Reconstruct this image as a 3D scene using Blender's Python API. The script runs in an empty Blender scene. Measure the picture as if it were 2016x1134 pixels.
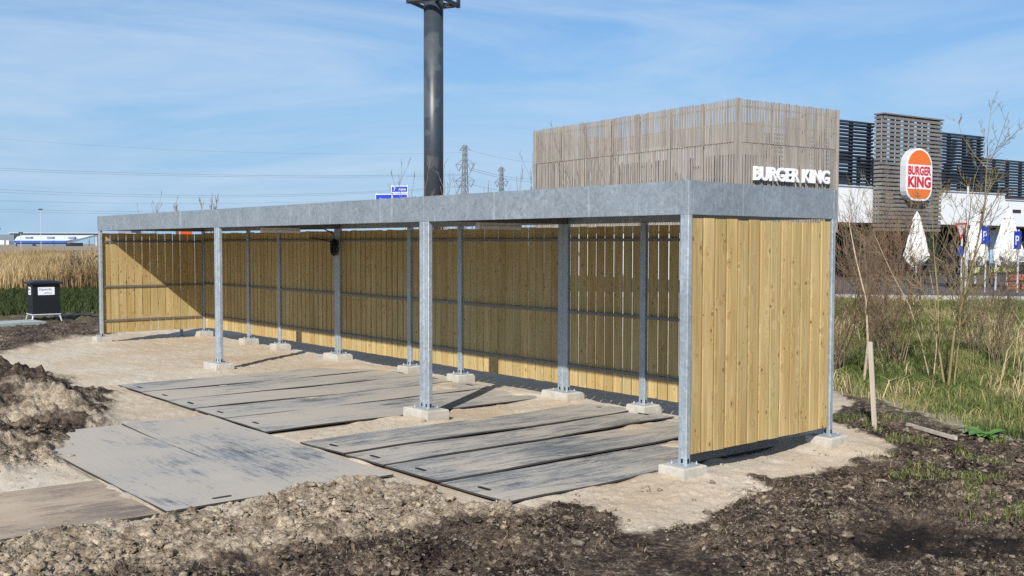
import bpy, math, random
import numpy as np
from mathutils import Vector, Matrix

random.seed(7)
rng = np.random.default_rng(7)
R = math.radians
scene = bpy.context.scene
COL = scene.collection

# ------------------------------------------------------------------ camera, sky, sun, exposure
CAM = np.array([5.76236, -6.79110, 1.93549])
YAW, PITCH, ROLL, FPX = R(-50.22504), R(-2.47757), R(0.14167), 1982.53
_f = np.array([math.sin(YAW)*math.cos(PITCH), math.cos(YAW)*math.cos(PITCH), math.sin(PITCH)])
_r0 = np.array([math.cos(YAW), -math.sin(YAW), 0.0]); _u0 = np.cross(_r0, _f)
_r = math.cos(ROLL)*_r0 + math.sin(ROLL)*_u0
_u = math.cos(ROLL)*_u0 - math.sin(ROLL)*_r0
cam = bpy.data.cameras.new("camera"); camo = bpy.data.objects.new("camera", cam); COL.objects.link(camo)
cam.sensor_width = 36.0; cam.lens = 36.0*FPX/2016.0; cam.clip_start = 0.1; cam.clip_end = 6000
camo.matrix_world = Matrix(((_r[0], _u[0], -_f[0], CAM[0]), (_r[1], _u[1], -_f[1], CAM[1]), (_r[2], _u[2], -_f[2], CAM[2]), (0, 0, 0, 1)))
scene.camera = camo

SUN_EL = R(35.2); SUN_DIR = Vector((0.56*math.cos(SUN_EL), -0.83*math.cos(SUN_EL), math.sin(SUN_EL))).normalized()
world = bpy.data.worlds.new("World"); scene.world = world; world.use_nodes = True
wn = world.node_tree; wn.nodes.clear()
w_out = wn.nodes.new("ShaderNodeOutputWorld"); w_bg = wn.nodes.new("ShaderNodeBackground")
w_sky = wn.nodes.new("ShaderNodeTexSky"); w_sky.sky_type = 'NISHITA'; w_sky.sun_disc = False
w_sky.sun_elevation = SUN_EL; w_sky.sun_rotation = math.atan2(SUN_DIR.x, SUN_DIR.y)
w_sky.air_density = 1.0; w_sky.dust_density = 0.1; w_sky.ozone_density = 4.0; w_sky.altitude = 0
w_tc = wn.nodes.new("ShaderNodeTexCoord")
w_map = wn.nodes.new("ShaderNodeMapping"); w_map.inputs["Scale"].default_value = (1.3, 1.3, 6.5); w_map.inputs["Rotation"].default_value = (0.16, -0.10, 0.3)
w_n1 = wn.nodes.new("ShaderNodeTexNoise"); w_n1.inputs["Scale"].default_value = 1.5; w_n1.inputs["Detail"].default_value = 7; w_n1.inputs["Roughness"].default_value = 0.6; w_n1.inputs["Distortion"].default_value = 1.1
w_rmp = wn.nodes.new("ShaderNodeValToRGB"); w_rmp.color_ramp.elements[0].position = 0.37; w_rmp.color_ramp.elements[1].position = 0.66
w_rmp.color_ramp.elements[0].color = (0.0, 0.0, 0.0, 1); w_rmp.color_ramp.elements[1].color = (0.66, 0.66, 0.66, 1)
w_sep = wn.nodes.new("ShaderNodeSeparateXYZ"); w_hz = wn.nodes.new("ShaderNodeMapRange"); w_hz.interpolation_type = 'SMOOTHERSTEP'
w_hz.inputs["From Min"].default_value = -0.05; w_hz.inputs["From Max"].default_value = 0.42; w_hz.inputs["To Min"].default_value = 0.9; w_hz.inputs["To Max"].default_value = 0.0
w_tint = wn.nodes.new("ShaderNodeMixRGB"); w_tint.blend_type = 'MULTIPLY'; w_tint.inputs[0].default_value = 1.0; w_tint.inputs[2].default_value = (0.78, 0.98, 1.15, 1)
w_mix = wn.nodes.new("ShaderNodeMixRGB"); w_mix.inputs[2].default_value = (2.75, 4.75, 7.1, 1)
w_cl = wn.nodes.new("ShaderNodeMixRGB"); w_cl.inputs[2].default_value = (5.4, 6.7, 8.3, 1)
wn.links.new(w_tc.outputs["Generated"], w_map.inputs["Vector"]); wn.links.new(w_map.outputs[0], w_n1.inputs["Vector"])
wn.links.new(w_tc.outputs["Generated"], w_sep.inputs[0]); wn.links.new(w_sep.outputs["Z"], w_hz.inputs["Value"])
wn.links.new(w_n1.outputs["Fac"], w_rmp.inputs["Fac"]); wn.links.new(w_sky.outputs[0], w_tint.inputs[1]); wn.links.new(w_tint.outputs[0], w_mix.inputs[1])
wn.links.new(w_hz.outputs[0], w_mix.inputs[0]); wn.links.new(w_mix.outputs[0], w_cl.inputs[1]); wn.links.new(w_rmp.outputs["Color"], w_cl.inputs[0]); wn.links.new(w_cl.outputs[0], w_bg.inputs["Color"])
w_bg.inputs["Strength"].default_value = 0.085
wn.links.new(w_bg.outputs[0], w_out.inputs["Surface"])

sl = bpy.data.lights.new("sun", 'SUN'); sl.energy = 4.6; sl.angle = R(0.53); sl.color = (1.0, 0.95, 0.88)
so = bpy.data.objects.new("sun", sl); COL.objects.link(so); so.location = (20, -30, 30)
so.rotation_euler = SUN_DIR.to_track_quat('Z', 'Y').to_euler()

scene.view_settings.view_transform = 'Standard'; scene.view_settings.look = 'None'
scene.view_settings.exposure = 0.33; scene.view_settings.gamma = 1.0; scene.view_settings.use_curve_mapping = False
scene.cycles.max_bounces = 6; scene.cycles.diffuse_bounces = 4; scene.cycles.glossy_bounces = 2
scene.cycles.use_denoising = False

# ------------------------------------------------------------------ pixel -> place helpers
def ray(x, y): return _f + (x-1008)/FPX*_r + (567-y)/FPX*_u
def gz(x, y, z=-0.13):
    d = ray(x, y); return CAM + (z-CAM[2])/d[2]*d
def at(x, y, D): return CAM + D*ray(x, y)

# ------------------------------------------------------------------ mesh helpers
def link(o, parent=None):
    COL.objects.link(o)
    if parent is not None: o.parent = parent
    return o
def tag(o, label=None, cat=None, group=None, kind=None):
    if label: o["label"] = label
    if cat: o["category"] = cat
    if group: o["group"] = group
    if kind: o["kind"] = kind
    return o
def empty(name, loc, rz=0.0, **kw):
    o = bpy.data.objects.new(name, None); o.empty_display_size = 0.2
    o.location = loc; o.rotation_euler = (0, 0, rz); link(o); tag(o, **kw); return o
def pmat(parent):
    M = Matrix.LocRotScale(parent.location, parent.rotation_euler, None)
    return M if parent.parent is None else pmat(parent.parent) @ M

class MB:
    def __init__(s): s.v = []; s.f = []; s.m = []
    def box(s, x0, x1, y0, y1, z0, z1, mi=0):
        b = len(s.v)
        s.v += [(x0,y0,z0),(x1,y0,z0),(x1,y1,z0),(x0,y1,z0),(x0,y0,z1),(x1,y0,z1),(x1,y1,z1),(x0,y1,z1)]
        for q in ((3,2,1,0),(4,5,6,7),(0,1,5,4),(1,2,6,5),(2,3,7,6),(3,0,4,7)): s.f.append(tuple(b+i for i in q)); s.m.append(mi)
        return s
    def prism(s, prof, z0, z1, mi=0, axis='z'):
        n = len(prof); b = len(s.v)
        def P(a, c, h): return (a, c, h) if axis == 'z' else ((h, a, c) if axis == 'x' else (a, h, c))
        for h in (z0, z1): s.v += [P(a, c, h) for a, c in prof]
        for i in range(n):
            j = (i+1) % n; s.f.append((b+i, b+j, b+n+j, b+n+i)); s.m.append(mi)
        s.f.append(tuple(b+i for i in reversed(range(n)))); s.f.append(tuple(b+n+i for i in range(n))); s.m += [mi, mi]
        return s
    def cbox(s, x0, x1, y0, y1, z0, z1, c=0.004, mi=0):
        return s.prism([(x0+c,y0),(x1-c,y0),(x1,y0+c),(x1,y1-c),(x1-c,y1),(x0+c,y1),(x0,y1-c),(x0,y0+c)], z0, z1, mi)
    def tube(s, pts, rad, n=6, mi=0, caps=True):
        pts = [Vector(p) for p in pts]
        if not hasattr(rad, '__len__'): rad = [rad]*len(pts)
        b = len(s.v); k = len(pts)
        t0 = (pts[1]-pts[0]).normalized()
        a = t0.orthogonal().normalized()
        for i, p in enumerate(pts):
            t = (pts[min(i+1, k-1)]-pts[max(i-1, 0)])
            t = t.normalized() if t.length > 1e-9 else t0
            a = (a - t*a.dot(t)); a = a.normalized() if a.length > 1e-6 else t.orthogonal().normalized()
            c = t.cross(a)
            for j in range(n):
                an = 2*math.pi*j/n; s.v.append(tuple(p + (a*math.cos(an)+c*math.sin(an))*rad[i]))
        for i in range(k-1):
            for j in range(n):
                jj = (j+1) % n; s.f.append((b+i*n+j, b+i*n+jj, b+(i+1)*n+jj, b+(i+1)*n+j)); s.m.append(mi)
        if caps:
            s.f.append(tuple(b+j for j in reversed(range(n)))); s.f.append(tuple(b+(k-1)*n+j for j in range(n))); s.m += [mi, mi]
        return s
    def bar(s, p, q, w, mi=0): return s.tube([p, q], w*0.7071, 4, mi)
    def quad(s, a, b_, c, d, mi=0):
        b = len(s.v); s.v += [tuple(a), tuple(b_), tuple(c), tuple(d)]; s.f.append((b, b+1, b+2, b+3)); s.m.append(mi); return s
    def mesh(s, name, mats):
        me = bpy.data.meshes.new(name); me.from_pydata(s.v, [], s.f)
        mats = mats if isinstance(mats, (list, tuple)) else [mats]
        for m in mats: me.materials.append(m)
        if len(mats) > 1: me.polygons.foreach_set("material_index", s.m)
        me.update(); return me
    def build(s, name, mats, parent=None, local=False, smooth=False, **kw):
        if parent is not None and not local:
            Mi = pmat(parent).inverted(); s.v = [tuple(Mi @ Vector(p)) for p in s.v]
        me = s.mesh(name, mats)
        if smooth: me.polygons.foreach_set("use_smooth", [True]*len(me.polygons))
        o = bpy.data.objects.new(name, me); link(o, parent); tag(o, **kw); return o

def np_mesh(name, V, F, mat, parent=None, smooth=False, colors=None, **kw):
    """V (n,3), F (m,k) arrays; colors (n,4) -> point colour attribute 'zone'"""
    me = bpy.data.meshes.new(name); F = np.asarray(F, np.int32); k = F.shape[1]
    me.vertices.add(len(V)); me.vertices.foreach_set("co", np.asarray(V, np.float32).ravel())
    me.loops.add(F.size); me.loops.foreach_set("vertex_index", F.ravel())
    me.polygons.add(len(F)); me.polygons.foreach_set("loop_start", np.arange(0, F.size, k, dtype=np.int32))
    me.update(calc_edges=True)
    if smooth: me.polygons.foreach_set("use_smooth", np.ones(len(F), bool))
    if colors is not None:
        a = me.attributes.new("zone", 'FLOAT_COLOR', 'POINT'); a.data.foreach_set("color", np.asarray(colors, np.float32).ravel())
    me.materials.append(mat)
    o = bpy.data.objects.new(name, me); link(o, parent); tag(o, **kw); return o

# ------------------------------------------------------------------ material helpers
class NM:
    def __init__(s, name):
        s.m = bpy.data.materials.new(name); s.m.use_nodes = True; s.t = s.m.node_tree
        s.b = s.t.nodes["Principled BSDF"]
    def n(s, typ, **props):
        nd = s.t.nodes.new("ShaderNode"+typ)
        for k, v in props.items(): setattr(nd, k, v)
        return nd
    def set(s, sock, v):
        if isinstance(v, bpy.types.NodeSocket): s.t.links.new(v, sock)
        else: sock.default_value = v
    def coord(s, out="Object"): return s.n("TexCoord").outputs[out]
    def mapping(s, vec, scale=(1,1,1), loc=(0,0,0)):
        m = s.n("Mapping"); s.set(m.inputs["Vector"], vec); m.inputs["Scale"].default_value = scale; s.set(m.inputs["Location"], loc); return m.outputs[0]
    def noise(s, vec, scale, detail=4, rough=0.55, dist=0.0):
        t = s.n("TexNoise"); s.set(t.inputs["Vector"], vec); t.inputs["Scale"].default_value = scale
        t.inputs["Detail"].default_value = detail; t.inputs["Roughness"].default_value = rough; t.inputs["Distortion"].default_value = dist
        return t.outputs["Fac"]
    def vor(s, vec, scale, out="Distance", **props):
        t = s.n("TexVoronoi", **props); s.set(t.inputs["Vector"], vec); t.inputs["Scale"].default_value = scale; return t.outputs[out]
    def ramp(s, fac, stops):
        r = s.n("ValToRGB"); s.set(r.inputs["Fac"], fac); e = r.color_ramp.elements
        while len(e) < len(stops): e.new(0.5)
        for i, (p, c) in enumerate(stops):
            e[i].position = p; c = (c, c, c) if not hasattr(c, '__len__') else c; e[i].color = (*c, 1)
        return r.outputs["Color"]
    def mix(s, fac, a, b, mode='MIX'):
        m = s.n("MixRGB", blend_type=mode)
        s.set(m.inputs[0], fac)
        for i, v in ((1, a), (2, b)): s.set(m.inputs[i], v if isinstance(v, bpy.types.NodeSocket) else (*v, 1))
        return m.outputs[0]
    def math(s, op, a, b=0.0, clamp=False):
        m = s.n("Math", operation=op, use_clamp=clamp); s.set(m.inputs[0], a); s.set(m.inputs[1], b); return m.outputs[0]
    def bump(s, h, strength=0.3, dist=0.01):
        b = s.n("Bump"); s.set(b.inputs["Height"], h); b.inputs["Strength"].default_value = strength; b.inputs["Distance"].default_value = dist
        s.t.links.new(b.outputs[0], s.b.inputs["Normal"]); return s
    def out(s, col=None, rough=None, metal=None, spec=None):
        if col is not None: s.set(s.b.inputs["Base Color"], col if isinstance(col, bpy.types.NodeSocket) else (*col, 1))
        if rough is not None: s.set(s.b.inputs["Roughness"], rough)
        if metal is not None: s.set(s.b.inputs["Metallic"], metal)
        if spec is not None: s.set(s.b.inputs["Specular IOR Level"], spec)
        return s.m

def plain(name, col, rough=0.6, metal=0.0, var=0.12, scale=6.0, spec=0.4):
    q = NM(name); c = q.coord()
    f = q.noise(c, scale, 5, 0.6)
    k = q.ramp(f, [(0.3, 1-var), (0.7, 1+var)])
    return q.out(q.mix(1.0, col, k, 'MULTIPLY'), rough, metal, spec)

def m_ground():
    q = NM("ground_soil"); c = q.coord("Object")
    at_ = q.n("Attribute", attribute_name="zone"); sep = q.n("SeparateColor"); q.t.links.new(at_.outputs["Color"], sep.inputs[0])
    dark, grass, berm, wet = sep.outputs[0], sep.outputs[1], sep.outputs[2], at_.outputs["Alpha"]
    n_lo = q.noise(c, 0.55, 5, 0.6); n_mid = q.noise(c, 5.0, 6, 0.65); n_hi = q.noise(c, 45.0, 4, 0.7); n_vh = q.noise(c, 160.0, 3, 0.6)
    sand = q.mix(q.ramp(n_lo, [(0.38, 0.0), (0.62, 1.0)]), (0.575, 0.51, 0.415), (0.50, 0.395, 0.275))
    sand = q.mix(q.ramp(n_mid, [(0.35, 0.5), (0.7, 0.0)]), sand, (0.41, 0.345, 0.26))
    sand = q.mix(1.0, sand, q.ramp(n_hi, [(0.3, 0.78), (0.7, 1.16)]), 'MULTIPLY')
    brm = q.mix(q.ramp(q.noise(c, 8.0, 6, 0.7), [(0.38, 0.0), (0.62, 1.0)]), (0.185, 0.140, 0.094), (0.43, 0.355, 0.258))
    brm = q.mix(1.0, brm, q.ramp(n_hi, [(0.3, 0.65), (0.7, 1.25)]), 'MULTIPLY')
    n_d = q.noise(c, 1.7, 8, 0.74); n_d2 = q.noise(c, 22.0, 5, 0.7)
    drk = q.mix(q.ramp(n_d, [(0.43, 0.0), (0.64, 1.0)]), (0.030, 0.021, 0.018), (0.150, 0.110, 0.078))
    drk = q.mix(q.math('MULTIPLY', q.ramp(n_d2, [(0.50, 0.0), (0.64, 0.95)]), q.ramp(q.noise(c, 1.1, 5, 0.65), [(0.42, 0.12), (0.60, 1.0)])), drk, (0.34, 0.28, 0.205))
    drk = q.mix(1.0, drk, q.ramp(n_vh, [(0.25, 0.6), (0.75, 1.35)]), 'MULTIPLY')
    col = q.mix(berm, sand, brm)
    dk = q.ramp(q.math('ADD', dark, q.math('MULTIPLY', q.math('SUBTRACT', n_d2, 0.5), 0.7)), [(0.32, 0.0), (0.58, 1.0)])
    col = q.mix(dk, col, drk)
    gr = q.mix(q.ramp(q.noise(c, 0.9, 5, 0.65), [(0.42, 0.0), (0.6, 1.0)]), (0.085, 0.10, 0.035), (0.23, 0.19, 0.105))
    col = q.mix(grass, col, gr)
    rough = q.math('MAXIMUM', dark, q.math('MULTIPLY', berm, 0.55))
    cw = q.n("VectorMath", operation='ADD'); q.t.links.new(c, cw.inputs[0])
    cs = q.n("CombineXYZ"); q.set(cs.inputs[0], q.math('MULTIPLY', n_hi, 0.03)); q.set(cs.inputs[1], q.math('MULTIPLY', n_d2, 0.04)); q.t.links.new(cs.outputs[0], cw.inputs[1])
    v1 = q.n("TexVoronoi"); q.t.links.new(cw.outputs[0], v1.inputs["Vector"]); v1.inputs["Scale"].default_value = 20.0
    v2 = q.n("TexVoronoi"); q.t.links.new(cw.outputs[0], v2.inputs["Vector"]); v2.inputs["Scale"].default_value = 55.0
    b1 = q.n("RGBToBW"); q.t.links.new(v1.outputs["Color"], b1.inputs[0]); b2 = q.n("RGBToBW"); q.t.links.new(v2.outputs["Color"], b2.inputs[0])
    tone = q.math('MULTIPLY', q.ramp(b1.outputs[0], [(0.15, 0.66), (0.55, 0.97), (0.85, 1.38)]), q.ramp(b2.outputs[0], [(0.15, 0.70), (0.85, 1.35)]))
    tn = q.n("CombineXYZ"); [q.set(tn.inputs[i], tone) for i in range(3)]
    col = q.mix(rough, col, q.mix(1.0, col, tn.outputs[0], 'MULTIPLY'))
    col = q.mix(wet, col, (0.012, 0.010, 0.010))
    h = q.math('ADD', q.math('MULTIPLY', n_hi, 0.45), q.math('MULTIPLY', n_vh, 0.16))
    hr = q.math('ADD', q.math('MULTIPLY', v1.outputs["Distance"], -1.25), q.math('MULTIPLY', v2.outputs["Distance"], -0.7))
    h = q.math('ADD', h, q.math('MULTIPLY', hr, rough))
    q.bump(h, 0.9, 0.020)
    return q.out(col, 0.95, 0, 0.15)

def m_pine(name, base, knot=1.0):
    q = NM(name); oi = q.n("ObjectInfo"); c = q.coord("Object")
    off = q.n("CombineXYZ"); q.set(off.inputs[0], q.math('MULTIPLY', oi.outputs["Random"], 37.0)); q.set(off.inputs[2], q.math('MULTIPLY', oi.outputs["Random"], 91.0))
    v = q.n("VectorMath", operation='ADD'); q.t.links.new(c, v.inputs[0]); q.t.links.new(off.outputs[0], v.inputs[1]); v = v.outputs[0]
    kn = q.vor(q.mapping(v, (8.5, 8.5, 5.6)), 1.0); kn2 = q.vor(q.mapping(v, (9.0, 9.0, 6.3), (3, 0, 7)), 1.0)
    warp = q.n("VectorMath", operation='ADD'); sc = q.n("CombineXYZ"); q.set(sc.inputs[0], q.math('MULTIPLY', q.ramp(kn, [(0.0, 0.09), (0.45, 0.0)]), 1.0))
    q.t.links.new(v, warp.inputs[0]); q.t.links.new(sc.outputs[0], warp.inputs[1])
    g1 = q.noise(q.mapping(warp.outputs[0], (42, 42, 1.0)), 1.0, 4, 0.6, 0.4)
    g2 = q.noise(q.mapping(warp.outputs[0], (14, 14, 0.8)), 1.0, 3, 0.5, 0.6)
    col = q.mix(q.ramp(g2, [(0.35, 0.0), (0.68, 1.0)]), base, tuple(b*k for b, k in zip(base, (0.80, 0.74, 0.60))))
    col = q.mix(q.ramp(g1, [(0.40, 0.0), (0.66, 0.75)]), col, tuple(b*k for b, k in zip(base, (0.58, 0.48, 0.33))))
    blot = q.noise(v, 1.3, 3, 0.6)
    col = q.mix(q.ramp(blot, [(0.45, 0.0), (0.75, 0.42)]), col, tuple(b*k for b, k in zip(base, (0.70, 0.74, 0.52))))
    rt = q.ramp(oi.outputs["Random"], [(0.0, (0.86, 0.83, 0.76)), (0.3, (1.0, 1.0, 0.98)), (0.62, (0.92, 0.97, 0.98)), (0.85, (1.08, 1.07, 1.05)), (1.0, (0.93, 0.86, 0.76))])
    col = q.mix(1.0, col, rt, 'MULTIPLY')
    col = q.mix(q.ramp(kn, [(0.055, 0.9*knot), (0.085, 0.45*knot), (0.17, 0.0)]), col, (0.13, 0.065, 0.025))
    col = q.mix(q.ramp(kn2, [(0.045, 0.85*knot), (0.08, 0.0)]), col, (0.09, 0.045, 0.018))
    q.bump(g1, 0.25, 0.004)
    return q.out(col, 0.68, 0, 0.25)

def m_galv(name, base=(0.44, 0.475, 0.50), metal=0.45, streak=1.0):
    q = NM(name); c = q.coord("Object")
    sp = q.vor(q.mapping(c, (1, 1, 1)), 38.0, "Color"); spb = q.n("RGBToBW"); q.t.links.new(sp, spb.inputs[0])
    n1 = q.noise(c, 1.4, 5, 0.65); n2 = q.noise(c, 13.0, 6, 0.7, 1.2)
    st = q.noise(q.mapping(c, (22, 22, 0.7)), 1.0, 3, 0.5); sc = q.noise(q.mapping(c, (1.2, 1.2, 40)), 1.0, 4, 0.6)
    col = q.mix(q.ramp(n1, [(0.35, 0.0), (0.65, 1.0)]), base, tuple(b*0.80 for b in base))
    col = q.mix(1.0, col, q.ramp(spb.outputs[0], [(0.1, 0.92), (0.8, 1.09)]), 'MULTIPLY')
    col = q.mix(1.0, col, q.ramp(n2, [(0.3, 0.80), (0.7, 1.16)]), 'MULTIPLY')
    col = q.mix(q.ramp(st, [(0.60, 0.0), (0.78, 0.55*streak)]), col, (0.68, 0.72, 0.76))
    col = q.mix(q.ramp(sc, [(0.70, 0.0), (0.78, 0.25*streak)]), col, (0.70, 0.73, 0.75))
    rg = q.ramp(n2, [(0.3, 0.36), (0.7, 0.62)])
    return q.out(col, rg, metal, 0.5)

def m_mat(name, dust, d1=(0.355, 0.335, 0.30), d2=(0.40, 0.36, 0.30), b1=(0.105, 0.118, 0.130), b2=(0.225, 0.238, 0.245)):
    q = NM(name); oi = q.n("ObjectInfo"); c = q.coord("Object")
    off = q.n("CombineXYZ"); q.set(off.inputs[0], q.math('MULTIPLY', oi.outputs["Random"], 53.0)); q.set(off.inputs[1], q.math('MULTIPLY', oi.outputs["Random"], 17.0))
    v = q.n("VectorMath", operation='ADD'); q.t.links.new(c, v.inputs[0]); q.t.links.new(off.outputs[0], v.inputs[1]); v = v.outputs[0]
    lo = q.noise(q.mapping(v, (0.8, 0.5, 1)), 1.0, 5, 0.6); st = q.noise(q.mapping(v, (26, 1.6, 1)), 1.0, 6, 0.7, 0.3); st2 = q.noise(q.mapping(v, (5, 1.4, 1)), 1.0, 6, 0.7, 1.0); sp = q.noise(v, 30.0, 4, 0.7)
    base = q.mix(q.ramp(st2, [(0.40, 0.0), (0.60, 1.0)]), b1, b2)
    f = q.math('ADD', q.math('MULTIPLY', lo, 0.9), q.math('ADD', q.math('MULTIPLY', st, 0.75), q.math('MULTIPLY', sp, 0.3)))
    f = q.math('ADD', f, q.math('MULTIPLY', q.math('SUBTRACT', q.noise(q.mapping(v, (3.0, 0.9, 1)), 1.0, 7, 0.75, 1.5), 0.5), 0.9))
    f = q.ramp(q.math('ADD', f, dust-0.5), [(0.80, 0.0), (1.12, 1.0)])
    col = q.mix(f, base, q.mix(q.ramp(lo, [(0.4, 0.0), (0.6, 1.0)]), d1, d2))
    col = q.mix(q.ramp(sp, [(0.62, 0.0), (0.72, 0.7)]), col, (0.50, 0.46, 0.39))
    q.bump(q.math('ADD', st, q.math('MULTIPLY', sp, 0.5)), 0.35, 0.006)
    return q.out(col, q.ramp(f, [(0.0, 0.50), (1.0, 0.9)]), 0, 0.35)

def m_tint(name, cols, rough=0.8, scale=0.8, spec=0.2, back=None):
    """leaf / stem material varied by a per-vertex value stored in 'zone' red"""
    q = NM(name); a = q.n("Attribute", attribute_name="zone"); sp = q.n("SeparateColor"); q.t.links.new(a.outputs["Color"], sp.inputs[0])
    k = len(cols)
    return q.out(q.ramp(sp.outputs[0], [(i/(k-1), c) for i, c in enumerate(cols)]), rough, 0, spec)

def m_wood_grey(name, base, var=0.35):
    q = NM(name); oi = q.n("ObjectInfo"); c = q.coord("Object")
    off = q.n("CombineXYZ"); q.set(off.inputs[0], q.math('MULTIPLY', oi.outputs["Random"], 41.0)); q.set(off.inputs[2], q.math('MULTIPLY', oi.outputs["Random"], 13.0))
    v = q.n("VectorMath", operation='ADD'); q.t.links.new(c, v.inputs[0]); q.t.links.new(off.outputs[0], v.inputs[1])
    g = q.noise(q.mapping(v.outputs[0], (9, 9, 1.0)), 1.0, 4, 0.65)
    col = q.mix(q.ramp(g, [(0.3, 0.0), (0.7, 1.0)]), tuple(b*1.12 for b in base), tuple(b*0.72 for b in base))
    col = q.mix(1.0, col, q.ramp(oi.outputs["Random"], [(0, 1-var), (1, 1+var)]), 'MULTIPLY')
    return q.out(col, 0.85, 0, 0.2)

def m_concrete():
    q = NM("concrete"); c = q.coord()
    n1 = q.noise(c, 7, 6, 0.65); n2 = q.noise(c, 60, 4, 0.7); st = q.noise(q.mapping(c, (25, 25, 2)), 1.0, 3, 0.5)
    col = q.mix(q.ramp(n1, [(0.35, 0.0), (0.65, 1.0)]), (0.52, 0.495, 0.44), (0.40, 0.37, 0.315))
    col = q.mix(1.0, col, q.ramp(n2, [(0.3, 0.86), (0.7, 1.1)]), 'MULTIPLY')
    col = q.mix(q.ramp(st, [(0.58, 0.0), (0.75, 0.3)]), col, (0.30, 0.27, 0.22))
    sz = q.n("SeparateXYZ"); q.t.links.new(c, sz.inputs[0])
    sp = q.math('ADD', q.math('MULTIPLY', sz.outputs[2], -6.0), q.math('MULTIPLY', q.noise(c, 14, 5, 0.7), 0.9))
    col = q.mix(q.ramp(sp, [(0.05, 0.0), (0.55, 0.85)]), col, (0.40, 0.325, 0.235))   # sand splashed up the foot
    q.bump(n2, 0.4, 0.004); return q.out(col, 0.9, 0, 0.2)

def m_mast():
    q = NM("mast_paint"); c = q.coord("Object")
    pt = q.vor(q.mapping(c, (0.9, 0.9, 0.55)), 1.0, "Color", distance='CHEBYCHEV'); bw = q.n("RGBToBW"); q.t.links.new(pt, bw.inputs[0])
    pz = q.noise(q.mapping(c, (0.2, 0.2, 0.35)), 1.0, 2, 0.5)
    m = q.math('MULTIPLY', q.ramp(bw.outputs[0], [(0.56, 0.0), (0.565, 1.0)]), q.ramp(pz, [(0.52, 0.0), (0.54, 1.0)]))
    n = q.noise(c, 2.0, 5, 0.6)
    col = q.mix(m, (0.037, 0.047, 0.058), (0.066, 0.077, 0.086))
    col = q.mix(1.0, col, q.ramp(n, [(0.3, 0.85), (0.7, 1.15)]), 'MULTIPLY')
    return q.out(col, 0.42, 0.0, 0.5)

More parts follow.
